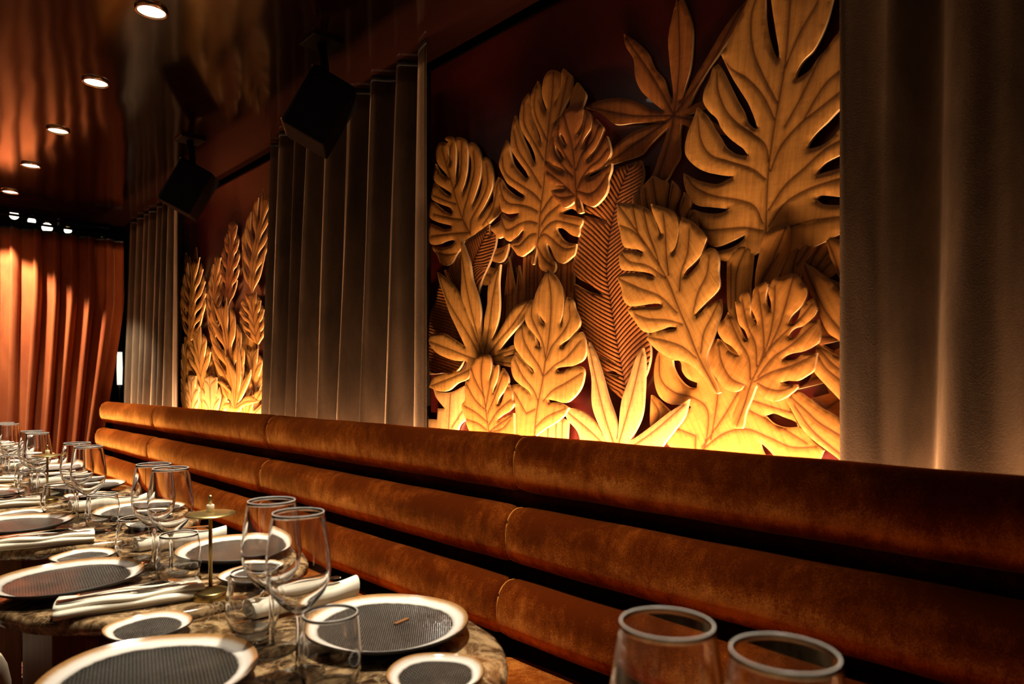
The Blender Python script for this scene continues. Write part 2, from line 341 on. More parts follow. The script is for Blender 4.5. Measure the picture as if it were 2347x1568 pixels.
# ------------------------------------------------------------------ carved leaf murals
TONES = [(.46, .222, .048), (.44, .192, .038), (.28, .100, .021), (.30, .098, .019), (.53, .30, .10)]
LEAVES = [
    ('star', 1, 1, 2, 0, '1124,2087 1087,2055 1047,2008 1028,1965 1000,1927 986,1887 973,1859 969,1878 974,1919 981,1977 983,2029 967,2090 953,2131 936,2093 916,2035 914,1984 920,1929 935,1883 944,1851 914,1892 871,1942 837,1983 797,2019 762,2041 778,2008 805,1975 842,1936 871,1908 905,1866 927,1830 896,1835 858,1835 883,1818 927,1813 896,1795 858,1777 821,1735 858,1750 905,1770 947,1797 949,1782 951,1744 951,1716 967,1693 990,1666 1014,1659 1043,1673 1028,1694 1014,1727 995,1767 985,1798 1009,1786 1043,1767 1067,1750 1123,1745 1165,1744 1198,1747 1187,1760 1165,1785 1133,1802 1097,1814 1038,1818 995,1816 1087,1837 1154,1852 1187,1882 1220,1907 1260,1928 1220,1933 1165,1926 1113,1909 1072,1885 1038,1859 997,1842 1038,1883 1067,1916 1085,1955 1092,2007 1118,2053', [], ['1014,1671 986,1744 965,1822 949,1950 953,2108', '965,1822 1033,1946 1113,2068', '965,1822 871,1908 782,2024', '965,1822 1087,1856 1242,1922', '965,1822 1062,1788 1176,1751', '965,1822 862,1770'], '965,1661 965,1822 953,2108'),
    ('monstera', 1, 3, 0, 0, '564,1970 571,1946 581,1909 594,1880 611,1855 631,1842 645,1822 647,1805 618,1816 601,1835 581,1852 563,1870 535,1885 535,1723 556,1716 581,1696 604,1679 619,1662 623,1650 611,1648 591,1650 571,1660 555,1675 535,1685 535,1627 555,1620 584,1611 599,1599 604,1589 581,1591 556,1592 535,1591 535,1531 561,1535 581,1541 597,1544 605,1538 599,1531 584,1522 561,1517 535,1510 535,1462 568,1451 618,1434 663,1427 707,1433 730,1443 765,1429 805,1431 842,1443 855,1458 813,1460 789,1466 769,1478 765,1488 797,1478 826,1471 847,1472 868,1493 881,1526 894,1556 901,1571 881,1561 851,1551 821,1548 807,1554 855,1568 890,1578 906,1593 921,1620 928,1649 928,1665 894,1642 864,1628 834,1618 809,1623 794,1626 842,1644 873,1658 899,1678 919,1703 924,1723 917,1757 903,1785 888,1816 862,1785 842,1749 828,1726 815,1702 793,1682 773,1671 758,1667 769,1685 785,1700 805,1720 826,1749 836,1772 860,1800 873,1827 870,1850 855,1876 847,1898 834,1902 821,1880 805,1845 785,1801 769,1770 761,1746 745,1727 735,1722 741,1744 757,1785 777,1821 797,1857 817,1900 826,1922 813,1934 793,1968 769,2004 745,2045 722,2036 718,2013 717,1968 709,1919 698,1882 687,1861 685,1878 692,1923 700,1976 707,2030', [], ['715,1441 711,1570 705,1641 689,1744 670,1845 656,2001', '707,1641 715,1679 745,1712 785,1749 813,1787 832,1838 836,1885', '715,1603 745,1632 805,1664 851,1690 877,1731 886,1792', '722,1507 741,1547 777,1568 847,1593 894,1622 917,1651', '722,1489 765,1503 826,1509 864,1515 886,1538', '692,1727 722,1793 761,1845 797,1876 817,1905', '687,1765 722,1840 745,1906 749,1981 734,2026', '703,1619 678,1670 635,1708 601,1725 555,1749', '707,1533 670,1580 628,1609 584,1639 542,1652', '670,1710 635,1763 607,1813 568,1877', '628,1716 584,1775 548,1797', '707,1497 670,1541 618,1562 548,1571', '692,1466 660,1486 614,1492 548,1491', '674,1828 642,1894 601,1951'], '715,1441 711,1570 705,1641 689,1744 670,1845 656,2001'),
    ('banana_frond', 1, 2, 3, 1, '1118,1727 1061,1729 1053,1692 1064,1659 1079,1631 1073,1594 1067,1506 1061,1404 1048,1301 1032,1240 1033,1205 1048,1164 1073,1129 1108,1100 1124,1105 1163,1133 1194,1176 1130,1164 1147,1178 1197,1182 1210,1211 1222,1232 1184,1214 1142,1199 1184,1220 1222,1236 1254,1248 1268,1293 1282,1377 1291,1430 1239,1403 1185,1389 1232,1421 1282,1450 1296,1484 1282,1537 1268,1591 1255,1620 1177,1590 1211,1611 1250,1629 1254,1643 1204,1661 1170,1691 1144,1723', [], ['1108,1128 1137,1254 1160,1372 1172,1447 1167,1521 1153,1588 1130,1657 1092,1726'], '1108,1128 1137,1254 1160,1372 1172,1447 1167,1521 1153,1588 1130,1657 1092,1726'),
    ('grass_tuft', 1, 1, 2, 0, '1577,1547 1556,1467 1545,1430 1538,1468 1531,1514 1517,1463 1512,1430 1511,1522 1509,1550 1470,1548 1467,1503 1455,1536 1422,1545 1375,1538 1312,1536 1301,1495 1303,1430 1299,1387 1330,1350 1422,1339 1572,1349 1609,1322 1598,1424 1585,1495', [], ['1572,1356 1574,1494 1577,1530', '1530,1382 1529,1453 1531,1496', '1495,1379 1492,1484 1490,1540', '1593,1343 1585,1423', '1556,1366 1556,1438', '1446,1375 1443,1513', '1422,1391 1419,1538', '1398,1372 1396,1535', '1375,1370 1370,1531', '1352,1368 1348,1531', '1330,1366 1323,1531', '1312,1414 1312,1530', '1480,1396 1477,1546', '1460,1394 1458,1529'], '1572,1356 1574,1494 1577,1530'),
    ('monstera', 1, 1, 1, 0, '1746,1645 1647,1586 1611,1580 1575,1588 1584,1559 1602,1538 1624,1534 1647,1540 1663,1547 1679,1532 1670,1526 1642,1518 1630,1515 1642,1485 1670,1469 1708,1473 1746,1515', [], ['1737,1624 1670,1571 1633,1560 1597,1567', '1737,1577 1708,1511 1661,1499'], '1737,1624 1670,1571 1633,1560 1597,1567'),
    ('monstera', 1, 2, 1, 0, '1896,1557 1920,1572 1937,1600 1962,1623 1962,1635 1904,1621 1851,1623 1835,1632 1845,1639 1885,1640 1920,1636 1976,1646 1984,1684 1976,1718 1931,1698 1888,1683 1854,1682 1856,1690 1893,1702 1931,1715 1976,1739 1979,1768 1970,1795 1953,1789 1915,1760 1883,1741 1854,1732 1848,1739 1861,1753 1904,1771 1937,1786 1967,1806 1965,1833 1953,1859 1945,1853 1904,1818 1877,1801 1857,1795 1859,1804 1883,1820 1920,1841 1940,1855 1954,1873 1953,1898 1945,1925 1940,1915 1920,1888 1896,1870 1880,1862 1883,1874 1904,1894 1923,1912 1938,1935 1942,1963 1937,1985 1918,1994 1885,1985 1875,1974 1870,1939 1866,1908 1860,1901 1856,1909 1863,1934 1869,1968 1875,1986 1889,1996 1887,2005 1856,2000 1841,1987 1833,1969 1830,1945 1831,1904 1833,1865 1828,1838 1820,1846 1815,1884 1816,1932 1825,1960 1830,1981 1825,1989 1800,1981 1777,1964 1769,1940 1769,1889 1772,1858 1782,1825 1794,1799 1789,1788 1777,1802 1760,1827 1751,1856 1750,1894 1761,1928 1762,1948 1750,1953 1728,1939 1706,1909 1697,1882 1699,1845 1709,1809 1730,1767 1742,1744 1740,1736 1728,1747 1706,1771 1692,1806 1690,1849 1688,1880 1678,1886 1664,1874 1648,1849 1639,1816 1641,1789 1655,1758 1678,1729 1701,1705 1707,1692 1692,1700 1664,1720 1640,1735 1636,1770 1625,1795 1614,1806 1607,1782 1603,1739 1598,1696 1632,1680 1671,1659 1697,1651 1735,1639 1774,1629 1802,1604 1825,1588 1846,1565 1869,1556', [], ['1750,1644 1789,1702 1825,1776 1854,1847 1888,1927 1904,1970', '1789,1708 1782,1735 1765,1770 1750,1805 1730,1858 1735,1916', '1750,1647 1745,1691 1697,1742 1664,1794 1669,1859', '1789,1700 1851,1715 1953,1747', '1825,1760 1877,1779 1953,1814', '1755,1650 1825,1659 1965,1671', '1810,1589 1877,1592 1942,1610', '1856,1850 1915,1890 1942,1906', '1841,1811 1805,1859 1797,1960', '1687,1665 1641,1706 1615,1783', '1877,1914 1854,1968'], '1750,1644 1789,1702 1825,1776 1854,1847 1888,1927 1904,1970'),
    ('monstera', 1, 3, 1, 0, '1361,2062 1344,2051 1334,2032 1335,2006 1344,1982 1353,1968 1351,1964 1336,1992 1332,2025 1332,2045 1325,2055 1309,2038 1295,2023 1294,2001 1301,1975 1319,1949 1340,1923 1358,1906 1332,1906 1309,1932 1301,1947 1298,1971 1284,1988 1273,1999 1256,1976 1242,1953 1249,1934 1262,1915 1279,1883 1290,1835 1301,1780 1294,1707 1276,1654 1274,1633 1296,1645 1319,1643 1335,1638 1322,1633 1296,1625 1271,1617 1254,1607 1256,1594 1264,1584 1265,1569 1270,1560 1284,1564 1299,1572 1314,1584 1332,1595 1351,1599 1352,1592 1343,1579 1330,1563 1314,1552 1296,1546 1276,1541 1280,1520 1284,1511 1296,1505 1314,1496 1330,1492 1345,1498 1357,1509 1365,1524 1377,1545 1388,1558 1394,1555 1392,1543 1383,1524 1372,1510 1361,1500 1357,1488 1361,1475 1369,1470 1385,1477 1399,1477 1415,1485 1424,1500 1425,1516 1429,1541 1432,1555 1435,1541 1441,1522 1446,1505 1453,1504 1455,1516 1446,1537 1438,1556 1443,1558 1458,1549 1481,1540 1498,1535 1516,1541 1531,1557 1552,1578 1538,1585 1528,1588 1513,1587 1498,1597 1488,1610 1489,1614 1498,1614 1510,1605 1525,1597 1543,1591 1558,1591 1570,1598 1581,1608 1595,1607 1606,1607 1617,1622 1627,1630 1636,1636 1641,1648 1620,1654 1595,1662 1592,1675 1584,1683 1570,1671 1549,1660 1534,1660 1519,1664 1511,1668 1516,1671 1537,1674 1561,1677 1576,1683 1589,1692 1598,1727 1604,1767 1603,1801 1589,1789 1578,1774 1570,1762 1558,1751 1537,1734 1516,1722 1495,1714 1488,1715 1489,1722 1507,1734 1528,1749 1555,1767 1567,1779 1578,1795 1579,1797 1593,1820 1601,1841 1596,1862 1584,1885 1566,1910 1556,1896 1550,1870 1545,1850 1534,1825 1511,1799 1489,1777 1474,1769 1468,1772 1476,1788 1494,1810 1520,1841 1540,1868 1546,1891 1545,1925 1536,1960 1527,1976 1518,1958 1509,1937 1494,1899 1476,1864 1459,1829 1446,1810 1439,1807 1438,1821 1446,1844 1463,1873 1485,1903 1500,1928 1508,1955 1505,1985 1494,2013 1470,2028 1465,2019 1461,1991 1451,1948 1436,1902 1423,1869 1416,1860 1415,1873 1425,1899 1440,1930 1455,1965 1460,1999 1455,2025 1429,2052 1423,2039 1419,2011 1413,1979 1402,1956 1395,1948 1392,1953 1402,1979 1411,2009 1409,2035 1398,2058 1380,2066', [], ['1449,1505 1435,1551 1425,1574 1413,1668 1399,1744 1390,1831 1380,1902 1364,2000 1360,2052', '1413,1687 1441,1715 1486,1746 1537,1780 1573,1815 1583,1857', '1427,1660 1458,1678 1507,1695 1552,1708 1579,1732 1598,1787', '1429,1625 1463,1637 1507,1636 1537,1628 1564,1628 1578,1645 1587,1670', '1435,1595 1458,1595 1481,1584 1507,1570 1531,1571', '1410,1655 1388,1677 1367,1694', '1410,1619 1385,1643 1337,1663', '1415,1588 1388,1610 1356,1619 1314,1607 1264,1589', '1421,1579 1399,1588 1372,1572 1343,1548 1314,1532 1281,1531', '1427,1554 1410,1528 1388,1505 1367,1491', '1411,1729 1442,1774 1476,1818 1511,1867 1529,1927', '1402,1810 1429,1852 1463,1903 1485,1946 1485,2001', '1384,1859 1409,1901 1434,1947 1442,1988 1434,2034', '1360,1897 1332,1947 1309,2018'], '1449,1505 1435,1551 1425,1574 1413,1668 1399,1744 1390,1831 1380,1902 1364,2000 1360,2052'),
    ('monstera', 1, 5, 2, 0, '1279,1926 1258,1918 1236,1908 1236,1888 1240,1867 1249,1850 1255,1843 1250,1844 1238,1856 1231,1882 1226,1902 1211,1886 1205,1866 1207,1847 1217,1836 1231,1823 1237,1808 1236,1799 1222,1802 1209,1821 1201,1837 1195,1855 1190,1866 1176,1850 1164,1832 1173,1811 1190,1788 1211,1772 1219,1761 1208,1761 1190,1775 1173,1789 1152,1810 1145,1793 1139,1765 1145,1750 1166,1732 1193,1726 1215,1722 1222,1716 1208,1713 1183,1717 1162,1727 1136,1733 1137,1716 1147,1692 1147,1676 1155,1656 1176,1638 1199,1629 1218,1635 1236,1647 1249,1663 1245,1652 1240,1634 1235,1620 1253,1620 1262,1638 1266,1656 1284,1648 1307,1646 1323,1661 1346,1683 1357,1705 1331,1704 1305,1699 1307,1706 1342,1718 1366,1733 1378,1750 1383,1778 1382,1798 1372,1793 1354,1775 1327,1756 1307,1747 1315,1758 1338,1772 1358,1784 1368,1803 1366,1835 1354,1876 1342,1895 1331,1899 1325,1885 1321,1901 1309,1918 1294,1925', ['1320,1862 1309,1849 1300,1833 1298,1821 1305,1823 1317,1840 1323,1854', '1340,1832 1327,1815 1314,1801 1308,1784 1317,1785 1331,1803 1338,1817'], ['1253,1625 1258,1682 1265,1768 1273,1817 1294,1882 1303,1910', '1270,1727 1307,1763 1342,1815 1346,1856', '1273,1756 1307,1806 1327,1845 1327,1874', '1268,1676 1315,1719 1366,1759', '1270,1672 1315,1676 1350,1691', '1255,1684 1240,1712 1211,1739 1176,1752 1149,1773', '1258,1744 1236,1783 1193,1816 1179,1843', '1262,1801 1236,1833 1222,1879', '1251,1681 1208,1666 1179,1677 1149,1706'], '1253,1625 1258,1682 1265,1768 1273,1817 1294,1882 1303,1910'),
    ('small_fan', 1, 3, 1, 0, '1056,1650 1034,1668 1017,1677 996,1664 975,1652 977,1628 983,1590 973,1586 966,1630 961,1654 946,1637 940,1617 955,1589 959,1562 941,1557 937,1589 926,1618 908,1595 910,1577 928,1553 919,1540 910,1569 902,1569 887,1550 889,1527 902,1510 955,1495 1024,1530 1053,1575 1057,1598 1073,1607 1083,1617 1078,1640 1066,1646 1059,1620 1051,1599', [], ['987,1508 1001,1585 1016,1664', '980,1523 977,1554 957,1640', '973,1522 950,1549 924,1602', '968,1513 932,1534 900,1559', '996,1525 1029,1591 1041,1649'], '987,1508 1001,1585 1016,1664'),
    ('long_lobe', 1, 3, 0, 0, '811,1413 808,1444 789,1459 757,1466 747,1455 750,1406 754,1363 752,1329 743,1294 771,1278 794,1297 806,1311 811,1360', [], ['785,1296 787,1367 782,1410 761,1455', '799,1324 799,1421'], '785,1296 787,1367 782,1410 761,1455'),
    ('fan_leaf', 1, 2, 1, 0, '635,1402 619,1424 595,1457 590,1468 560,1473 551,1474 551,1391 560,1384 583,1369 560,1357 551,1360 551,1328 607,1334 635,1369', [], ['623,1368 591,1412 557,1451', '615,1359 583,1395 553,1415', '627,1384 611,1419 580,1466'], '623,1368 591,1412 557,1451'),
    ('long_lobe', 1, 4, 1, 0, '711,1480 685,1489 662,1492 656,1480 661,1435 677,1400 692,1373 707,1362 725,1351 738,1340 735,1395 723,1448', [], ['731,1352 716,1384 694,1419 665,1483', '725,1360 681,1430'], '731,1352 716,1384 694,1419 665,1483'),
    ('long_lobe', 1, 3, 1, 0, '662,1474 639,1499 611,1504 591,1499 585,1486 591,1459 611,1430 631,1404 639,1377 656,1354 677,1356 682,1398 666,1437', [], ['656,1370 644,1426 603,1485', '644,1402 599,1464'], '656,1370 644,1426 603,1485'),
    ('spear', 1, 3, 1, 0, '587,1459 572,1452 553,1441 546,1436 546,1343 557,1365 572,1401', [], ['553,1359 566,1408 582,1451'], '553,1359 566,1408 582,1451'),
    ('broad_leaf', 1, 1, 2, 0, '623,1161 605,1270 589,1269 566,1236 598,1229 578,1216 565,1220 551,1222 551,1066 578,1079 600,1090 626,1113 584,1125 593,1148 654,1133', [], ['617,1112 589,1093 557,1116', '600,1246 578,1245', '646,1138 620,1155 598,1161'], '617,1112 589,1093 557,1116'),
    ('monstera', 1, 2, 1, 0, '871,951 937,964 981,992 968,1029 937,1058 923,1078 911,1088 926,1095 969,1093 1003,1111 1018,1143 1020,1186 1006,1230 981,1253 920,1260 843,1251 794,1236 748,1191 660,1135 671,1106 652,1065 646,1051 635,1046 615,1022 593,1004 611,974 697,967 701,983 716,999 736,1014 730,994 714,965', ['966,1204 942,1200 937,1176 920,1157 894,1147 896,1135 920,1137 947,1159 963,1186', '723,1073 703,1079 677,1071 652,1062 645,1052 677,1049 703,1056'], ['880,964 863,1043 868,1088 905,1111 958,1124 998,1157 1003,1215', '879,992 823,1067 785,1126', '879,985 823,1027 766,1041 712,1025 660,1007 607,1011', '856,1012 843,1080 838,1125 848,1193', '771,1113 703,1093 660,1082', '899,972 897,1018 947,1032', '757,1083 712,1063 660,1036 627,1017'], '880,964 863,1043 868,1088 905,1111 958,1124 998,1157 1003,1215'),
    ('spear', 1, 4, 1, 0, '600,1231 589,1223 567,1208 551,1199 541,1192 541,1100 554,1115 581,1144 606,1174 603,1189', [], ['597,1206 578,1177 549,1152', '594,1220 567,1188 543,1169'], '597,1206 578,1177 549,1152'),
    ('spear', 1, 4, 1, 0, '643,1129 622,1118 594,1096 567,1082 551,1070 541,1061 541,975 554,990 583,1010 614,1033 634,1055 651,1086 665,1109 654,1121', [], ['654,1118 622,1090 594,1065 546,1037', '645,1098 608,1048 551,1001'], '654,1118 622,1090 594,1065 546,1037'),
    ('spear', 1, 4, 1, 0, '628,1405 608,1392 583,1370 567,1354 551,1331 541,1308 541,1212 554,1235 573,1249 586,1272 600,1310 614,1342 625,1374', [], ['624,1397 600,1338 578,1294 546,1251'], '624,1397 600,1338 578,1294 546,1251'),
    ('monstera', 1, 6, 1, 0, '780,1049 782,1067 772,1095 756,1131 751,1142 765,1130 782,1127 802,1137 822,1159 838,1181 832,1206 825,1236 819,1250 807,1242 788,1220 765,1207 769,1216 785,1232 802,1242 812,1254 818,1267 815,1285 803,1294 792,1310 777,1292 765,1270 754,1249 745,1242 744,1248 752,1267 764,1278 770,1301 775,1332 765,1331 762,1346 751,1353 741,1347 738,1322 738,1296 730,1282 724,1275 722,1280 727,1295 735,1313 735,1325 733,1337 729,1357 705,1370 698,1364 702,1340 701,1319 693,1305 690,1310 690,1324 696,1345 693,1357 683,1375 660,1378 640,1381 628,1370 620,1356 612,1346 614,1326 626,1308 643,1292 649,1281 649,1272 640,1274 630,1285 623,1305 609,1320 600,1324 595,1316 591,1299 600,1283 620,1268 637,1264 647,1255 650,1245 643,1243 631,1250 620,1265 606,1275 588,1280 586,1260 587,1235 600,1223 620,1214 643,1211 660,1204 665,1197 649,1196 634,1199 620,1209 591,1210 595,1188 599,1173 614,1162 633,1152 654,1152 671,1148 666,1144 649,1144 633,1144 632,1138 646,1125 666,1112 687,1107 705,1113 716,1124 722,1141 725,1139 736,1111 749,1081 756,1047 759,1044 775,1044', [], ['769,1051 752,1095 733,1150 702,1208 672,1242 626,1282 600,1311', '721,1173 705,1220 708,1282 718,1350', '708,1199 690,1254 681,1309 680,1358', '702,1205 672,1265 654,1321 640,1371', '721,1185 724,1232 743,1275 756,1333', '736,1155 740,1203 765,1246 788,1296', '749,1141 785,1159 808,1199 815,1236', '718,1161 684,1202 643,1229 592,1274', '727,1150 690,1170 643,1184 595,1205', '721,1147 696,1135 666,1131 637,1141'], '769,1051 752,1095 733,1150 702,1208 672,1242 626,1282 600,1311'),
    ('monstera', 1, 5, 0, 0, '1115,1623 1076,1615 1043,1603 1012,1581 994,1543 982,1513 979,1516 986,1535 1000,1564 1008,1586 1011,1601 982,1590 951,1574 935,1555 930,1536 932,1510 937,1485 946,1465 935,1478 928,1503 927,1535 919,1552 898,1539 876,1519 854,1492 857,1479 867,1455 884,1438 906,1422 914,1410 910,1405 898,1411 873,1434 864,1455 844,1466 830,1458 822,1434 823,1406 820,1374 830,1357 855,1337 876,1319 883,1309 869,1314 851,1330 817,1343 815,1318 824,1287 837,1251 851,1220 853,1201 844,1175 827,1144 817,1125 830,1122 848,1147 869,1169 898,1192 932,1204 962,1212 994,1231 1024,1259 1012,1272 986,1277 955,1279 934,1282 955,1286 982,1279 1014,1274 1038,1282 1059,1306 1085,1337 1068,1342 1034,1342 994,1338 978,1340 986,1346 1018,1347 1051,1345 1081,1349 1098,1368 1104,1396 1118,1426 1098,1434 1068,1433 1034,1427 1010,1417 1001,1416 1014,1425 1047,1433 1085,1440 1104,1447 1111,1471 1107,1491 1085,1495 1059,1488 1038,1479 1034,1482 1051,1491 1076,1496 1096,1507 1107,1544 1116,1581', [], ['824,1125 873,1211 898,1270 932,1343 958,1402 1002,1470 1055,1543 1111,1617', '1064,1607 1057,1574 1049,1539', '1030,1587 1018,1537 998,1487 982,1444', '972,1569 966,1522 962,1462 955,1414', '924,1372 920,1417 902,1463 898,1518', '887,1317 873,1364 851,1403 844,1446', '866,1220 858,1267 837,1304 820,1337', '880,1208 917,1235 974,1254 1014,1262', '917,1290 962,1303 1018,1310 1055,1323', '932,1320 982,1364 1043,1390 1111,1422', '966,1409 1022,1446 1076,1463 1098,1483', '1022,1497 1064,1541 1107,1562'], '824,1125 873,1211 898,1270 932,1343 958,1402 1002,1470 1055,1543 1111,1617'),
    ('banana_leaf', 1, 2, 3, 1, '1659,1661 1657,1639 1659,1622 1639,1633 1626,1619 1629,1592 1645,1557 1669,1520 1697,1480 1714,1438 1725,1449 1740,1469 1747,1495 1755,1547 1782,1620 1725,1637 1683,1649', [], ['1735,1475 1740,1535 1706,1587 1662,1649'], '1735,1475 1740,1535 1706,1587 1662,1649'),
    ('banana_leaf', 1, 1, 2, 1, '1908,1544 1883,1547 1818,1604 1794,1575 1787,1446 1787,1361 1787,1276 1828,1192 1926,1180 1992,1176 1996,1239 1996,1330 1985,1402 1959,1431 1937,1491 1919,1498 1890,1504', [], ['1787,1200 1821,1295 1855,1409 1897,1531'], '1787,1200 1821,1295 1855,1409 1897,1531'),
    ('small_leaf', 1, 1, 4, 0, '1970,1124 1933,1113 1869,1114 1794,1136 1787,1064 1787,1026 1821,1003 1855,958 1955,952 2015,999 2000,1013 1948,1015 1944,1055 1904,1056 1955,1095', [], ['1880,961 1873,1040 1869,1105', '1859,993 1794,1060'], '1880,961 1873,1040 1869,1105'),
    ('board_leaf', 1, 2, 4, 0, '1547,1049 1460,1064 1366,1050 1316,1039 1322,963 1547,947', [], ['1510,957 1508,1048', '1480,959 1478,1056', '1446,961 1443,1058', '1394,964 1391,1053', '1362,967 1359,1047', '1339,968 1335,1041', '1528,956 1526,1048'], '1510,957 1508,1048'),
    ('star', 1, 4, 0, 0, '1910,1533 1868,1510 1806,1463 1760,1400 1724,1343 1689,1276 1727,1339 1753,1391 1778,1443 1776,1506 1778,1569 1781,1633 1753,1582 1734,1542 1721,1487 1692,1427 1680,1385 1677,1312 1671,1287 1664,1315 1658,1359 1646,1399 1640,1458 1616,1496 1585,1520 1592,1465 1589,1386 1598,1335 1622,1285 1604,1296 1581,1318 1546,1355 1518,1380 1480,1393 1442,1397 1463,1361 1490,1332 1518,1311 1558,1278 1589,1248 1552,1256 1518,1263 1496,1245 1518,1238 1569,1228 1524,1230 1529,1194 1592,1204 1628,1213 1658,1189 1714,1194 1734,1174 1747,1159 1799,1145 1847,1121 1896,1116 1958,1130 1932,1167 1889,1175 1820,1183 1760,1195 1747,1213 1760,1220 1806,1221 1854,1231 1918,1254 1958,1293 1950,1319 1882,1318 1820,1294 1753,1262 1793,1318 1840,1385 1875,1452 1900,1498', [], ['1671,1206 1689,1247 1766,1337 1854,1437 1896,1515', '1664,1218 1689,1288 1740,1440 1776,1586', '1658,1230 1634,1329 1616,1420 1592,1505', '1646,1226 1592,1276 1524,1327 1458,1391', '1640,1223 1569,1239 1512,1249', '1677,1218 1766,1241 1868,1270 1947,1291', '1689,1202 1786,1174 1939,1136', '1640,1217 1535,1207'], '1671,1190 1664,1271 1664,1514'),
    ('monstera', 1, 5, 0, 0, '1369,1477 1344,1457 1322,1428 1309,1397 1307,1375 1313,1343 1321,1315 1317,1310 1311,1316 1307,1349 1300,1374 1294,1390 1274,1378 1266,1355 1248,1319 1253,1300 1270,1285 1291,1270 1313,1260 1322,1252 1313,1248 1296,1257 1278,1273 1261,1286 1241,1289 1230,1267 1226,1232 1236,1211 1270,1195 1300,1193 1331,1190 1337,1185 1331,1180 1309,1181 1278,1191 1253,1193 1234,1185 1234,1160 1245,1132 1270,1106 1300,1090 1340,1095 1371,1099 1368,1087 1349,1090 1317,1087 1290,1076 1304,1056 1340,1032 1385,1010 1418,987 1427,950 1506,945 1506,1063 1518,1105 1534,1137 1501,1142 1466,1129 1437,1107 1449,1123 1486,1142 1516,1165 1525,1210 1506,1238 1486,1223 1456,1199 1437,1181 1424,1176 1430,1188 1456,1205 1483,1228 1506,1253 1512,1276 1501,1304 1473,1325 1459,1322 1442,1301 1423,1283 1411,1255 1399,1250 1401,1265 1423,1289 1451,1315 1462,1333 1461,1360 1439,1391 1427,1395 1418,1414 1394,1449', ['1407,1353 1394,1338 1380,1323 1383,1319 1394,1323 1402,1335'], ['1425,964 1411,1066 1390,1141 1374,1217 1358,1299 1353,1398 1367,1469', '1385,1167 1399,1194 1437,1236 1466,1278 1473,1313', '1376,1224 1385,1261 1413,1309 1432,1344 1432,1382', '1404,1090 1423,1123 1471,1168 1503,1213', '1418,1069 1456,1055 1506,1116', '1371,1214 1349,1253 1309,1290 1283,1327 1283,1366', '1376,1171 1340,1197 1296,1218 1245,1262', '1385,1094 1349,1124 1296,1147 1241,1173', '1418,1015 1371,1048 1300,1073'], '1425,964 1411,1066 1390,1141 1374,1217 1358,1299 1353,1398 1367,1469'),
    ('feather', 1, 6, 1, 0, '1643,1237 1619,1234 1607,1216 1607,1189 1616,1151 1601,1173 1594,1202 1574,1202 1572,1184 1580,1157 1595,1129 1598,1112 1583,1129 1569,1165 1554,1192 1532,1168 1529,1145 1549,1122 1572,1098 1576,1077 1560,1083 1543,1118 1526,1141 1512,1115 1510,1092 1504,1082 1520,1061 1554,1046 1577,1032 1572,1027 1537,1045 1504,1054 1502,997 1498,966 1667,956 1717,993 1737,1034 1753,1070 1735,1091 1737,1124 1730,1153 1711,1161 1711,1190 1686,1218 1667,1232', [], ['1610,975 1631,1077 1649,1165 1643,1229', '1625,1058 1680,1092 1724,1141', '1634,1101 1680,1157 1698,1190', '1619,1022 1680,1052 1737,1071', '1619,1050 1583,1110 1549,1176', '1613,1015 1572,1059 1515,1095', '1628,1069 1607,1149 1589,1196', '1613,991 1560,1021 1509,1046', '1607,991 1549,1006 1515,1034', '1625,998 1667,1016 1724,1026'], '1610,975 1631,1077 1649,1165 1643,1229'),
    ('small_leaf', 1, 2, 1, 0, '1029,1116 1003,1099 975,1076 1003,1032 1029,1016 1033,1050', [], ['1020,1031 1003,1070 1025,1104'], '1020,1031 1003,1070 1025,1104'),
    ('star', 1, 4, 4, 0, '1222,1260 1199,1224 1179,1176 1155,1107 1129,1045 1127,993 1122,1004 1109,1098 1084,1159 1059,1220 1042,1237 1036,1209 1038,1124 1047,1059 1081,996 1059,1008 1011,1040 965,1072 907,1107 920,1064 948,1029 982,988 999,957 1252,937 1259,1002 1303,1044 1318,1071 1288,1075 1237,1062 1196,1032 1158,989 1168,1001 1209,1079 1213,1160 1227,1225', [], ['1129,973 1168,1070 1220,1246', '1122,973 1078,1098 1042,1224', '1142,961 1209,1010 1303,1066', '1103,964 1011,1021 920,1092'], '1126,962 1126,1253'),
    ('spike', 2, 1, 2, 0, '4523,1631 4527,1658 4558,1678 4553,1700 4599,1861 4573,1967 4567,1956 4561,1971 4551,1954 4548,1964 4492,1850 4493,1695 4482,1673 4508,1656 4504,1629', [], ['4513,1630 4519,1672 4525,1715 4531,1757 4537,1800 4543,1842 4549,1885 4555,1928 4561,1971', '4516,1650 4545,1819 4589,1849', '4516,1650 4535,1818 4499,1840'], '4513,1630 4519,1672 4525,1715 4531,1757 4537,1800 4543,1842 4549,1885 4555,1928 4561,1971'),
    ('spike', 2, 1, 2, 0, '4444,1652 4439,1678 4460,1699 4448,1720 4438,1874 4385,1974 4383,1963 4374,1977 4370,1961 4365,1971 4351,1862 4398,1714 4394,1691 4421,1676 4426,1650', [], ['4435,1651 4427,1692 4420,1733 4412,1774 4404,1815 4397,1856 4389,1896 4381,1937 4374,1977', '4431,1670 4405,1833 4434,1863', '4431,1670 4397,1832 4359,1853'], '4435,1651 4427,1692 4420,1733 4412,1774 4404,1815 4397,1856 4389,1896 4381,1937 4374,1977'),
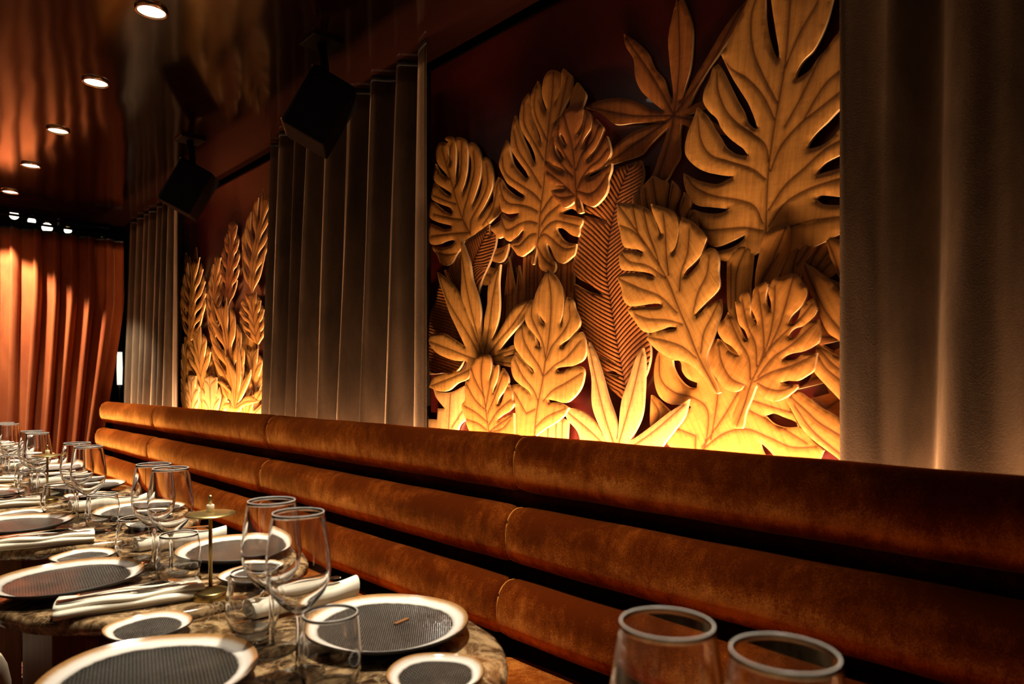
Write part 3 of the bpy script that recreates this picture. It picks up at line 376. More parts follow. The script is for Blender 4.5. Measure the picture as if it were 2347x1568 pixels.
    ('monstera', 2, 1, 2, 0, '4571,1579 4578,1600 4604,1616 4612,1633 4662,1704 4673,1758 4644,1725 4646,1709 4652,1728 4654,1746 4678,1816 4657,1845 4649,1836 4643,1848 4630,1834 4627,1843 4587,1809 4569,1741 4561,1723 4555,1704 4567,1720 4557,1750 4536,1697 4543,1630 4541,1613 4558,1599 4552,1578', [], ['4561,1579 4572,1612 4582,1645 4592,1679 4602,1712 4612,1746 4623,1780 4633,1814 4643,1848', '4566,1594 4614,1672 4650,1695', '4600,1706 4630,1783 4669,1807', '4566,1594 4565,1670 4543,1689', '4600,1706 4617,1782 4592,1801'], '4561,1579 4572,1612 4582,1645 4592,1679 4602,1712 4612,1746 4623,1780 4633,1814 4643,1848'),
    ('broad_leaf', 2, 1, 0, 0, '4212,890 4241,1072 4212,1215 4141,1330 4059,1403 3972,1337 3889,1211 3851,1077 3826,908', [], ['4019,936 4025,1137 4052,1365', '4086,934 4141,1137', '3953,939 3914,1138'], '4019,936 4025,1137 4052,1365'),
    ('broad_leaf', 2, 1, 1, 0, '4779,884 4744,1079 4719,1221 4660,1327 4578,1358 4482,1314 4420,1217 4374,1083 4270,905', [], ['4553,915 4561,1136 4578,1330', '4660,939 4660,1192', '4451,947 4466,1191'], '4553,915 4561,1136 4578,1330'),
    ('broad_leaf', 2, 1, 0, 0, '3752,904 3722,1043 3681,1162 3623,1243 3544,1276 3457,1251 3383,1205 3352,1095 3352,907', [], ['3533,933 3539,1093 3544,1253', '3635,951 3623,1138', '3436,937 3446,1139'], '3533,933 3539,1093 3544,1253'),
    ('broad_leaf', 2, 1, 0, 0, '3714,1425 3634,1408 3565,1393 3508,1343 3527,1281 3565,1203 3614,1123 3664,1074 3684,1143 3674,1204 3704,1286 3714,1347', [], ['3634,1103 3604,1243 3585,1378', '3664,1204 3664,1382'], '3634,1103 3604,1243 3585,1378'),
    ('blade', 2, 1, 4, 0, '4652,1291 4574,1309 4547,1260 4547,1165 4574,1070 4547,966 4732,970 4703,1117', [], ['4631,997 4610,1166 4617,1271', '4674,996 4652,1190'], '4631,997 4610,1166 4617,1271'),
    ('feather', 2, 2, 3, 0, '3859,1537 3852,1578 3876,1609 3910,1636 3946,1697 3949,1734 3913,1683 3884,1659 3879,1694 3924,1724 3959,1786 3943,1819 3905,1768 3874,1743 3868,1778 3912,1808 3939,1870 3912,1901 3880,1851 3854,1826 3848,1861 3882,1889 3896,1949 3863,1978 3843,1930 3828,1906 3822,1941 3838,1967 3837,2023 3803,2032 3796,2006 3771,2034 3758,1999 3745,2021 3721,2001 3736,1949 3755,1929 3761,1895 3743,1912 3713,1951 3696,1914 3724,1863 3758,1846 3763,1812 3736,1828 3697,1865 3686,1830 3724,1780 3766,1764 3771,1729 3740,1745 3697,1783 3694,1748 3738,1699 3781,1682 3787,1647 3758,1664 3716,1703 3729,1670 3774,1620 3808,1601 3837,1576 3844,1536', [], ['3851,1537 3841,1600 3831,1662 3821,1725 3811,1787 3801,1849 3791,1911 3781,1972 3771,2034', '3846,1567 3888,1649 3930,1682', '3833,1650 3878,1733 3939,1769', '3819,1733 3857,1815 3920,1853', '3806,1816 3829,1896 3882,1933', '3793,1898 3794,1974 3829,2008', '3846,1567 3788,1637 3745,1659', '3833,1650 3772,1719 3714,1738', '3819,1733 3764,1801 3705,1819', '3806,1816 3764,1885 3712,1903', '3793,1898 3769,1970 3731,1990'], '3851,1537 3841,1600 3831,1662 3821,1725 3811,1787 3801,1849 3791,1911 3781,1972 3771,2034'),
    ('monstera', 2, 3, 1, 0, '3516,1562 3510,1606 3528,1640 3606,1716 3625,1820 3619,1870 3593,1762 3532,1695 3524,1733 3608,1811 3626,1916 3588,1958 3571,1852 3512,1785 3500,1822 3566,1898 3570,1998 3514,2035 3515,1935 3474,1870 3457,1905 3492,1975 3477,2069 3419,2091 3435,2008 3421,1950 3400,1984 3395,2043 3362,2131 3354,2074 3338,2075 3309,2071 3292,2063 3285,2056 3226,2094 3298,2019 3351,1972 3371,1939 3313,1979 3241,2045 3237,2008 3317,1934 3390,1890 3407,1856 3339,1895 3254,1971 3261,1926 3340,1849 3423,1806 3435,1770 3366,1810 3285,1890 3298,1845 3369,1764 3451,1719 3459,1682 3399,1726 3331,1810 3354,1767 3407,1681 3477,1631 3497,1604 3503,1560', [], ['3510,1561 3500,1630 3488,1698 3472,1765 3449,1830 3421,1893 3387,1954 3349,2013 3309,2071', '3505,1594 3562,1710 3607,1794', '3491,1685 3543,1801 3605,1889', '3469,1773 3499,1885 3554,1972', '3437,1859 3434,1963 3469,2045', '3394,1941 3354,2035 3363,2109', '3505,1594 3437,1688 3377,1750', '3491,1685 3411,1775 3326,1830', '3469,1773 3384,1861 3290,1911', '3437,1859 3355,1945 3264,1994', '3394,1941 3324,2028 3247,2078'], '3510,1561 3500,1630 3488,1698 3472,1765 3449,1830 3421,1893 3387,1954 3349,2013 3309,2071'),
    ('feather', 2, 2, 1, 0, '4075,1340 4074,1384 4097,1412 4129,1445 4158,1507 4163,1541 4131,1484 4108,1455 4107,1488 4145,1522 4175,1584 4166,1617 4133,1560 4108,1531 4105,1564 4141,1597 4167,1660 4148,1691 4120,1634 4098,1605 4093,1638 4123,1671 4140,1732 4114,1763 4095,1707 4079,1678 4073,1710 4091,1742 4097,1802 4068,1832 4060,1777 4054,1750 4046,1782 4050,1812 4044,1870 4021,1866 4017,1846 3993,1869 3983,1841 3970,1858 3949,1855 3972,1801 3988,1774 3996,1742 3979,1766 3947,1814 3936,1780 3967,1727 3995,1701 4002,1669 3978,1693 3940,1740 3931,1706 3967,1653 4003,1628 4007,1596 3980,1619 3939,1667 3933,1634 3971,1580 4010,1555 4013,1522 3986,1546 3946,1595 3945,1562 3982,1508 4020,1481 4022,1449 3999,1474 3964,1523 3972,1491 4004,1436 4035,1408 4058,1383 4059,1339', [], ['4067,1340 4065,1407 4063,1475 4058,1542 4050,1608 4039,1675 4025,1740 4010,1805 3993,1869', '4066,1372 4108,1452 4145,1491', '4064,1447 4108,1528 4158,1568', '4059,1521 4098,1602 4151,1643', '4052,1595 4079,1675 4126,1716', '4040,1668 4052,1746 4088,1787', '4025,1741 4019,1816 4040,1855', '4066,1372 4023,1446 3986,1478', '4064,1447 4014,1519 3963,1550', '4059,1521 4008,1593 3951,1622', '4052,1595 4003,1666 3948,1695', '4040,1668 3999,1740 3951,1768', '4025,1741 3997,1813 3959,1843'], '4067,1340 4065,1407 4063,1475 4058,1542 4050,1608 4039,1675 4025,1740 4010,1805 3993,1869'),
    ('monstera', 2, 3, 1, 0, '4434,1352 4428,1395 4452,1424 4534,1479 4573,1561 4580,1601 4527,1516 4461,1467 4457,1499 4554,1556 4605,1641 4590,1679 4531,1592 4456,1541 4451,1574 4547,1632 4600,1717 4571,1754 4515,1666 4444,1615 4440,1648 4520,1705 4566,1790 4528,1825 4483,1739 4427,1688 4423,1721 4478,1776 4511,1859 4469,1890 4441,1809 4406,1760 4402,1793 4424,1844 4440,1924 4404,1881 4388,1876 4355,1882 4322,1867 4305,1867 4257,1897 4294,1827 4331,1784 4335,1752 4286,1789 4237,1857 4203,1817 4257,1749 4328,1710 4332,1678 4261,1713 4196,1782 4168,1741 4233,1674 4330,1637 4334,1605 4248,1639 4173,1707 4155,1668 4225,1601 4337,1564 4341,1532 4251,1567 4173,1636 4168,1598 4238,1530 4351,1491 4355,1459 4274,1496 4202,1567 4218,1531 4276,1460 4376,1419 4410,1394 4415,1351', [], ['4424,1352 4416,1419 4407,1486 4398,1552 4390,1618 4381,1685 4373,1750 4364,1816 4355,1882', '4420,1384 4488,1477 4548,1541', '4411,1458 4486,1552 4574,1619', '4401,1532 4473,1626 4568,1695', '4391,1605 4449,1699 4538,1768', '4382,1678 4419,1770 4491,1838', '4372,1751 4381,1840 4429,1905', '4420,1384 4324,1465 4247,1516', '4411,1458 4306,1537 4202,1584', '4401,1532 4301,1610 4189,1655', '4391,1605 4305,1683 4200,1728', '4382,1678 4318,1758 4229,1803', '4372,1751 4339,1834 4273,1882'], '4424,1352 4416,1419 4407,1486 4398,1552 4390,1618 4381,1685 4373,1750 4364,1816 4355,1882'),
    ('fan', 2, 3, 1, 0, '3429,1317 3436,1340 3482,1356 3542,1377 3605,1419 3623,1443 3556,1404 3513,1384 3520,1404 3587,1427 3656,1470 3650,1493 3578,1453 3532,1433 3539,1454 3601,1477 3664,1521 3643,1544 3579,1503 3538,1482 3545,1503 3591,1527 3641,1570 3611,1593 3563,1552 3535,1531 3541,1552 3565,1575 3594,1619 3550,1608 3534,1601 3510,1611 3486,1599 3477,1605 3449,1612 3449,1571 3454,1550 3448,1529 3439,1549 3424,1586 3392,1562 3405,1522 3426,1501 3420,1480 3403,1500 3377,1536 3351,1513 3374,1474 3406,1452 3400,1432 3378,1451 3348,1488 3333,1466 3359,1426 3395,1404 3389,1384 3370,1404 3342,1441 3343,1419 3366,1378 3398,1357 3424,1340 3417,1317', [], ['3423,1317 3434,1353 3445,1390 3455,1426 3466,1463 3477,1499 3488,1536 3499,1573 3510,1611', '3428,1335 3511,1383 3579,1410', '3442,1383 3530,1432 3623,1460', '3457,1431 3536,1481 3633,1510', '3471,1480 3531,1530 3616,1560', '3486,1529 3518,1579 3579,1608', '3428,1335 3392,1383 3357,1409', '3442,1383 3402,1431 3350,1457', '3457,1431 3423,1479 3368,1504', '3471,1480 3451,1528 3404,1553', '3486,1529 3487,1578 3455,1603'], '3423,1317 3434,1353 3445,1390 3455,1426 3466,1463 3477,1499 3488,1536 3499,1573 3510,1611'),
    ('feather', 2, 2, 0, 0, '3484,930 3487,962 3535,980 3588,1006 3646,1058 3660,1088 3598,1041 3566,1017 3568,1045 3626,1070 3688,1123 3678,1154 3612,1107 3577,1082 3580,1110 3632,1137 3688,1191 3662,1222 3604,1173 3574,1148 3577,1176 3614,1204 3655,1258 3622,1288 3580,1239 3560,1214 3562,1242 3579,1270 3600,1324 3557,1316 3542,1305 3516,1321 3492,1304 3482,1314 3449,1321 3456,1269 3464,1242 3461,1215 3450,1239 3426,1286 3396,1257 3418,1205 3441,1178 3438,1151 3420,1175 3385,1222 3361,1194 3393,1141 3427,1114 3425,1087 3403,1112 3362,1159 3350,1131 3387,1078 3425,1050 3422,1023 3402,1048 3364,1096 3370,1067 3404,1014 3439,985 3474,962 3471,931', [], ['3478,931 3482,979 3487,1028 3492,1076 3497,1125 3502,1174 3506,1223 3511,1272 3516,1321', '3480,954 3556,1015 3620,1046', '3486,1018 3567,1080 3657,1111', '3493,1083 3565,1146 3658,1178', '3499,1148 3551,1212 3632,1245', '3505,1213 3529,1277 3586,1311', '3480,954 3430,1021 3387,1055', '3486,1018 3433,1084 3370,1118', '3493,1083 3446,1148 3381,1181', '3499,1148 3468,1212 3411,1245', '3505,1213 3497,1277 3458,1309'], '3478,931 3482,979 3487,1028 3492,1076 3497,1125 3502,1174 3506,1223 3511,1272 3516,1321'),
    ('monstera', 2, 3, 0, 0, '4217,916 4217,961 4276,985 4337,1019 4403,1084 4421,1120 4345,1059 4307,1027 4310,1062 4381,1096 4461,1162 4459,1199 4370,1137 4324,1105 4329,1139 4401,1174 4486,1242 4472,1279 4380,1216 4333,1183 4341,1218 4405,1254 4487,1323 4465,1360 4380,1295 4338,1262 4349,1296 4399,1334 4469,1403 4443,1440 4373,1374 4341,1340 4354,1375 4383,1413 4434,1482 4382,1469 4358,1453 4333,1476 4290,1451 4280,1466 4244,1477 4235,1410 4232,1374 4219,1340 4214,1372 4202,1435 4152,1398 4163,1333 4182,1297 4172,1263 4155,1295 4125,1357 4082,1322 4110,1257 4147,1221 4139,1188 4113,1220 4069,1282 4038,1247 4079,1182 4127,1145 4123,1112 4093,1145 4041,1207 4025,1173 4073,1107 4127,1070 4124,1036 4096,1070 4046,1132 4053,1097 4098,1031 4149,993 4200,962 4199,917', [], ['4208,917 4210,986 4213,1055 4221,1125 4233,1194 4252,1264 4275,1334 4303,1404 4333,1476', '4209,950 4296,1028 4372,1069', '4211,1027 4312,1105 4422,1147', '4218,1103 4321,1184 4444,1226', '4230,1180 4327,1262 4448,1306', '4250,1257 4330,1340 4437,1386', '4275,1335 4331,1419 4412,1466', '4209,950 4135,1036 4075,1081', '4211,1027 4134,1112 4052,1157', '4218,1103 4150,1187 4064,1232', '4230,1180 4182,1263 4104,1306', '4250,1257 4229,1340 4168,1383', '4275,1335 4287,1418 4250,1461'], '4208,917 4210,986 4213,1055 4221,1125 4233,1194 4252,1264 4275,1334 4303,1404 4333,1476'),
    ('feather', 2, 2, 0, 0, '4542,911 4539,953 4573,981 4604,1015 4641,1085 4647,1125 4607,1063 4590,1032 4588,1069 4623,1104 4662,1174 4650,1214 4608,1152 4588,1121 4586,1158 4618,1193 4651,1264 4627,1303 4591,1240 4575,1209 4573,1246 4594,1281 4616,1352 4586,1390 4562,1328 4554,1296 4552,1333 4557,1368 4564,1438 4532,1431 4523,1414 4500,1437 4481,1411 4469,1427 4438,1431 4453,1363 4462,1330 4464,1294 4453,1324 4423,1382 4399,1343 4428,1276 4452,1243 4454,1207 4436,1237 4395,1295 4377,1257 4416,1190 4450,1157 4452,1120 4430,1151 4384,1210 4377,1171 4421,1104 4459,1070 4461,1034 4441,1064 4397,1124 4407,1086 4450,1018 4484,983 4520,954 4523,911', [], ['4532,911 4528,977 4524,1043 4520,1109 4516,1175 4512,1240 4508,1306 4504,1371 4500,1437', '4530,943 4579,1028 4623,1069', '4525,1030 4578,1116 4641,1158', '4520,1118 4565,1204 4631,1247', '4514,1205 4545,1291 4600,1335', '4509,1292 4518,1378 4555,1421', '4530,943 4472,1029 4425,1070', '4525,1030 4463,1116 4399,1156', '4520,1118 4465,1202 4398,1241', '4514,1205 4474,1289 4416,1328', '4509,1292 4490,1377 4448,1415'], '4532,911 4528,977 4524,1043 4520,1109 4516,1175 4512,1240 4508,1306 4504,1371 4500,1437'),
    ('monstera', 2, 4, 1, 0, '3734,948 3740,997 3762,1030 3870,1087 3948,1190 3977,1245 3880,1142 3787,1089 3795,1133 3924,1191 4025,1297 4029,1353 3915,1247 3811,1193 3822,1237 3949,1298 4059,1406 4048,1463 3933,1354 3834,1298 3850,1342 3957,1406 4060,1517 4040,1572 3940,1462 3861,1403 3880,1448 3950,1514 4033,1626 3952,1570 3934,1570 3903,1578 3864,1567 3848,1567 3822,1616 3799,1511 3805,1447 3786,1403 3763,1459 3769,1563 3704,1508 3703,1405 3750,1343 3735,1299 3686,1356 3670,1457 3618,1404 3637,1303 3712,1240 3701,1197 3637,1254 3605,1355 3574,1304 3604,1203 3691,1138 3684,1095 3621,1153 3585,1255 3584,1203 3612,1101 3691,1035 3704,1000 3698,951', [], ['3716,949 3725,1026 3736,1104 3751,1181 3771,1259 3797,1337 3828,1417 3864,1497 3903,1578', '3720,986 3822,1095 3912,1167', '3733,1089 3849,1199 3979,1273', '3753,1192 3868,1305 4012,1382', '3782,1295 3884,1411 4019,1491', '3821,1400 3897,1518 4004,1600', '3720,986 3656,1104 3603,1180', '3733,1089 3670,1205 3598,1281', '3753,1192 3710,1307 3639,1382', '3782,1295 3771,1411 3718,1485', '3821,1400 3852,1517 3826,1593'], '3716,949 3725,1026 3736,1104 3751,1181 3771,1259 3797,1337 3828,1417 3864,1497 3903,1578'),
    ('feather', 2, 2, 0, 0, '3974,919 3971,952 4020,974 4052,1003 4094,1061 4102,1093 4055,1041 4045,1015 4042,1044 4074,1074 4120,1132 4105,1165 4055,1112 4043,1085 4041,1115 4067,1145 4106,1203 4078,1235 4035,1182 4026,1155 4023,1185 4038,1215 4065,1273 4029,1304 4001,1251 3997,1224 3994,1254 3994,1283 4003,1341 3965,1331 3954,1319 3928,1335 3906,1317 3894,1327 3860,1334 3877,1279 3882,1250 3884,1221 3877,1247 3844,1296 3818,1264 3851,1210 3868,1182 3871,1153 3859,1179 3814,1227 3796,1196 3838,1142 3865,1113 3868,1085 3854,1110 3803,1160 3796,1129 3844,1074 3876,1045 3879,1016 3866,1042 3818,1093 3829,1062 3875,1006 3908,976 3956,953 3959,919', [], ['3967,919 3962,971 3957,1023 3952,1076 3947,1128 3942,1180 3937,1232 3932,1283 3928,1335', '3964,944 4022,1012 4074,1047', '3958,1013 4020,1082 4095,1118', '3951,1083 4005,1152 4082,1189', '3945,1152 3980,1221 4046,1259', '3938,1221 3948,1290 3992,1327', '3964,944 3900,1014 3849,1049', '3958,1013 3890,1082 3819,1116', '3951,1083 3891,1151 3818,1184', '3945,1152 3900,1219 3837,1252', '3938,1221 3917,1289 3871,1321'], '3967,919 3962,971 3957,1023 3952,1076 3947,1128 3942,1180 3937,1232 3932,1283 3928,1335'),
    ('bulb', 2, 4, 4, 0, '4359,937 4360,958 4395,971 4425,989 4475,1039 4481,1074 4437,1041 4421,1024 4422,1042 4451,1061 4486,1112 4460,1147 4425,1113 4414,1096 4415,1114 4428,1133 4438,1185 4394,1191 4384,1186 4365,1195 4345,1186 4336,1191 4293,1185 4296,1135 4307,1116 4306,1098 4297,1115 4267,1148 4239,1115 4266,1065 4291,1045 4290,1027 4277,1045 4240,1079 4242,1045 4283,994 4310,974 4342,959 4341,938', [], ['4350,938 4352,970 4354,1002 4356,1034 4357,1066 4359,1098 4361,1131 4363,1163 4365,1195', '4351,953 4406,1009 4456,1031', '4355,1024 4400,1081 4466,1103', '4359,1095 4375,1153 4426,1176', '4351,953 4303,1012 4258,1036', '4355,1024 4317,1083 4257,1106', '4359,1095 4350,1153 4303,1176'], '4350,938 4352,970 4354,1002 4356,1034 4357,1066 4359,1098 4361,1131 4363,1163 4365,1195'),
    ('bulb', 2, 5, 4, 0, '4010,918 4012,939 4067,951 4097,977 4167,1054 4162,1113 4110,1069 4111,1044 4113,1063 4119,1090 4138,1170 4068,1183 4057,1183 4035,1188 4013,1184 4002,1184 3932,1173 3931,1096 3930,1069 3928,1051 3934,1074 3897,1119 3879,1064 3925,986 3947,958 3996,940 3994,919', [], ['4002,919 4006,952 4010,985 4014,1019 4018,1053 4023,1086 4027,1120 4031,1154 4035,1188', '4004,935 4071,1015 4143,1045', '4018,1046 4042,1128 4121,1160', '4004,935 3958,1019 3898,1054', '4018,1046 4014,1129 3946,1162'], '4002,919 4006,952 4010,985 4014,1019 4018,1053 4023,1086 4027,1120 4031,1154 4035,1188'),
    ('feather', 2, 3, 0, 0, '3561,927 3564,950 3598,963 3624,983 3671,1037 3679,1074 3639,1039 3628,1020 3631,1040 3653,1060 3687,1115 3667,1154 3634,1118 3626,1099 3629,1119 3638,1140 3651,1195 3613,1203 3604,1197 3588,1208 3573,1197 3568,1204 3536,1197 3534,1142 3536,1121 3534,1102 3533,1120 3515,1157 3492,1121 3507,1066 3518,1045 3516,1025 3513,1044 3490,1081 3488,1044 3512,989 3526,967 3550,951 3547,928', [], ['3554,928 3558,963 3563,997 3567,1032 3571,1067 3575,1102 3580,1137 3584,1172 3588,1208', '3556,945 3609,1005 3654,1028', '3566,1022 3609,1083 3669,1107', '3575,1099 3593,1161 3640,1186', '3556,945 3528,1008 3499,1035', '3566,1022 3544,1085 3504,1111', '3575,1099 3574,1162 3543,1188'], '3554,928 3558,963 3563,997 3567,1032 3571,1067 3575,1102 3580,1137 3584,1172 3588,1208'),
    ('star', 2, 5, 0, 0, '3731,1009 3726,1082 3784,1102 3838,1122 3926,1149 3881,1157 3816,1139 3752,1110 3716,1086 3721,1143 3773,1225 3816,1288 3784,1295 3731,1253 3680,1207 3669,1143 3664,1107 3659,1203 3654,1303 3634,1363 3614,1302 3601,1222 3599,1171 3624,1091 3580,1143 3531,1178 3469,1211 3474,1178 3521,1124 3589,1064 3639,1035 3599,1044 3550,1068 3493,1079 3427,1067 3377,1049 3474,1035 3589,1016 3619,992 3731,988 3773,999 3870,1009 3816,1029 3752,1034', [], ['3669,1006 3700,1123 3784,1270', '3669,1010 3649,1123 3631,1331', '3659,1010 3589,1103 3488,1197', '3649,1011 3521,1046 3400,1050', '3690,1010 3784,1077 3892,1151'], '3669,1006 3700,1123 3784,1270'),
    ('spike', 2, 4, 4, 0, '3497,984 3404,1017 3323,1057 3302,1076 3302,975 3497,968', [], ['3441,986 3332,1038'], '3441,986 3332,1038'),
]


def parse(s): return np.array([[float(a) / 1000 for a in t.split(',')] for t in s.split()])
def smooth_loop(P, step, closed=True):
    """Catmull-Rom through the traced points, keeping the sharp tips and slit ends"""
    n = len(P); out = []
    rng = range(n) if closed else range(n - 1)
    def sharp(i):
        if not closed and i in (0, n - 1): return True
        a = P[i] - P[i - 1]; b = P[(i + 1) % n] - P[i]
        la, lb = np.linalg.norm(a), np.linalg.norm(b)
        return la < 1e-9 or lb < 1e-9 or np.dot(a, b) / (la * lb) < .35
    for i in rng:
        p1, p2 = P[i], P[(i + 1) % n]
        L = np.linalg.norm(p2 - p1)
        p0 = P[i - 1] if (closed or i > 0) else p1; p3 = P[(i + 2) % n] if (closed or i + 2 < n) else p2
        t1 = np.zeros(2) if sharp(i) else (p2 - p0) / max(1e-9, np.linalg.norm(p2 - p0)) * L
        t2 = np.zeros(2) if sharp((i + 1) % n) else (p3 - p1) / max(1e-9, np.linalg.norm(p3 - p1)) * L
        if sharp(i): t1 = (p2 - p1)
        if sharp((i + 1) % n): t2 = (p2 - p1)
        k = max(1, int(math.ceil(L / step)))
        for j in range(k):
            t = j / k
            out.append((2 * t**3 - 3 * t**2 + 1) * p1 + (t**3 - 2 * t**2 + t) * t1 + (-2 * t**3 + 3 * t**2) * p2 + (t**3 - t**2) * t2)
    if not closed: out.append(P[-1])
    return np.array(out)
def seg_dist(Q, A, B):
    """distance of points Q to the nearest of segments A-B"""
    best = np.full(len(Q), 1e9)
    for i in range(0, len(A), 64):
        a, b = A[i:i + 64], B[i:i + 64]; d = b - a
        t = np.clip(((Q[:, None] - a) * d).sum(2) / np.maximum((d * d).sum(1), 1e-12), 0, 1)
        best = np.minimum(best, np.linalg.norm(Q[:, None] - a - t[..., None] * d, axis=2).min(1))
    return best
def inside(Q, loops):
    c = np.zeros(len(Q), bool)
    for Lp in loops:
        A = Lp; B = np.roll(Lp, -1, 0)
        for a, b in zip(A, B):
            if a[1] == b[1]: continue
            m = (a[1] > Q[:, 1]) != (b[1] > Q[:, 1])
            c ^= m & (Q[:, 0] < (b[0] - a[0]) * (Q[:, 1] - a[1]) / (b[1] - a[1]) + a[0])
    return c
def clip_poly(P, ymin, ymax, zmin, zmax):
    P = [tuple(p) for p in P]
    for ax, lim, sgn in ((0, ymin, 1), (0, ymax, -1), (1, zmin, 1), (1, zmax, -1)):
        out = []
        for i in range(len(P)):
            a, b = P[i - 1], P[i]
            ia, ib = sgn * (a[ax] - lim) >= 0, sgn * (b[ax] - lim) >= 0
            if ia != ib:
                t = (lim - a[ax]) / (b[ax] - a[ax]); out.append((a[0] + (b[0] - a[0]) * t, a[1] + (b[1] - a[1]) * t))
            if ib: out.append(b)
        P = out
    return np.array(P)
rng = np.random.default_rng(4)
def carved_leaf(name, layer, tone, ribs, outline, holes, veins, midrib, parent, bounds, board=.0125):
    step = .0065
    O = smooth_loop(parse(outline), step); O = clip_poly(O, *bounds)
    loops = [O] + [smooth_loop(parse(h), step) for h in holes]
    V = [smooth_loop(parse(v), step, False) for v in veins]
    mid = smooth_loop(parse(midrib), step, False)
    LA = np.concatenate(loops); LB = np.concatenate([np.roll(l, -1, 0) for l in loops])
    VA = np.concatenate([v[:-1] for v in V]); VB = np.concatenate([v[1:] for v in V])
    lo, hi = O.min(0), O.max(0)
    g = .0085
    gx, gy = np.meshgrid(np.arange(lo[0], hi[0], g), np.arange(lo[1], hi[1], g))
    gx = gx + (np.arange(gx.shape[0]) % 2)[:, None] * g / 2
    G = np.stack([gx.ravel(), gy.ravel()], 1)
    G = G[inside(G, loops)]
    G = G[seg_dist(G, LA, LB) > .004]; G = G[seg_dist(G, VA, VB) > .007]
    VP = [v for v in V]
    for v in V:                                            # two rows beside each vein for the carved groove
        d = np.gradient(v, axis=0); d /= np.maximum(np.linalg.norm(d, axis=1), 1e-9)[:, None]
        nrm = np.stack([-d[:, 1], d[:, 0]], 1)
        VP += [v + nrm * .0035, v - nrm * .0035]
    VP = np.concatenate(VP); VP = VP[inside(VP, loops)]; VP = VP[seg_dist(VP, LA, LB) > .003]
    pts = [tuple(p) for p in np.concatenate([LA, VP, G])]
    edges = []; k = 0
    for l in loops:
        edges += [(k + i, k + (i + 1) % len(l)) for i in range(len(l))]; k += len(l)
    r = delaunay_2d_cdt([Vector(p) for p in pts], edges, [], 0, 1e-5, False)
    Q = np.array([tuple(v) for v in r[0]]); F = np.array([f for f in r[2] if len(f) == 3])
    cen = Q[F].mean(1); F = F[inside(cen, loops)]
    used = np.unique(F); remap = -np.ones(len(Q), int); remap[used] = np.arange(len(used)); Q = Q[used]; F = remap[F]
    de = seg_dist(Q, LA, LB); dv = seg_dist(Q, VA, VB)
    ph = rng.uniform(0, 6, 4)
    amp = .0014 if not ribs else .0008
    h = .0022 * (1 - np.exp(-de / .0022)) + amp * np.sin(np.clip(de / .045, 0, 1) * PI / 2)
    h -= .0009 * np.exp(-(dv / .0030) ** 2) + .0006 * np.exp(-(dv / .020) ** 2)
    h += .0008 * np.sin(Q[:, 0] * 17 + ph[0]) * np.sin(Q[:, 1] * 13 + ph[1])
    md = seg_dist(Q, mid[:-1], mid[1:])
    h += .0008 * np.exp(-(md / .03) ** 2)
    xf = WALL_X - .018 - .0095 * layer
    n = len(Q)
    top = np.stack([xf - h + .003, Q[:, 0], Q[:, 1]], 1)
    # rim: boundary edges get a wall that runs back to the board thickness
    E = {}
    for f in F:
        for a, b in ((f[0], f[1]), (f[1], f[2]), (f[2], f[0])): E[(a, b)] = E.get((a, b), 0) + 1
    be = [(a, b) for a, b in E if (b, a) not in E]
    verts = [tuple(v) for v in top]; faces = []; fm = []
    # orientation: normal must face -x
    a, b, c = F[0]; nx = np.cross(top[b] - top[a], top[c] - top[a])[0]
    flip = nx > 0
    for f in F: faces.append(tuple(f[::-1]) if flip else tuple(f)); fm.append(0)
    vi = {}
    def rim(i, back):
        if (i, back) not in vi:
            vi[(i, back)] = len(verts); p = top[i]
            verts.append((xf + board if back else p[0], p[1], p[2]))
        return vi[(i, back)]
    for a, b in be:
        q = (rim(b, 0), rim(a, 0), rim(a, 1), rim(b, 1)); faces.append(q[::-1] if flip else q); fm.append(1)
    me = bpy.data.meshes.new(name); me.from_pydata(verts, [], faces)
    me.polygons.foreach_set('use_smooth', [m == 0 for m in fm]); me.polygons.foreach_set('material_index', fm)
    nv = len(verts); full = lambda a, d: np.concatenate([a, np.full(nv - n, d)]).astype(np.float32)
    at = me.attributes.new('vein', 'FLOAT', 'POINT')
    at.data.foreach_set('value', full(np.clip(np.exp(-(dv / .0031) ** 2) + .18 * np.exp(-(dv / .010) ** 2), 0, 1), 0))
    ax = mid[-1] - mid[0]; ax = ax / np.linalg.norm(ax)
    if ribs:
        d = mid[1:] - mid[:-1]; s0 = np.concatenate([[0], np.cumsum(np.linalg.norm(d, axis=1))])
        L2 = np.maximum((d * d).sum(1), 1e-12)
        tt = np.clip(((Q[:, None] - mid[None, :-1]) * d).sum(2) / L2, 0, 1)
        dd = np.linalg.norm(Q[:, None] - mid[None, :-1] - tt[..., None] * d, axis=2); i = np.argmin(dd, 1); k = np.arange(len(Q))
        straight = (Q - mid[0]) @ ax                       # far from the midrib the ribs follow the leaf axis
        w = np.clip(md / .10, 0, 1)
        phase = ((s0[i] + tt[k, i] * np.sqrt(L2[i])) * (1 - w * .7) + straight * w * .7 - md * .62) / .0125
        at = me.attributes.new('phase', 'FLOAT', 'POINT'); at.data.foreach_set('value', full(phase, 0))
    uvl = me.uv_layers.new(name='grain')
    co = np.array(verts)[:, 1:]; u = co @ ax; w = co @ np.array([-ax[1], ax[0]]); off = rng.uniform(0, 5, 2)
    li = np.empty(len(me.loops), int); me.loops.foreach_get('vertex_index', li)
    uvl.data.foreach_set('uv', np.stack([u[li] + off[0], w[li] + off[1]], 1).ravel().astype(np.float32))
    me.update()
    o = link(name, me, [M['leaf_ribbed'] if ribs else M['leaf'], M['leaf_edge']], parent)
    if ribs: o['label'] = 'brown leaf carved with close slanting ribs'
    elif tone == 4: o['label'] = 'pale carved leaf'
    elif tone == 2: o['label'] = 'darker brown carved leaf'
    t = np.array(TONES[tone]) * rng.uniform(.92, 1.06); o.color = (*[float(x) for x in t], 1)
    return o
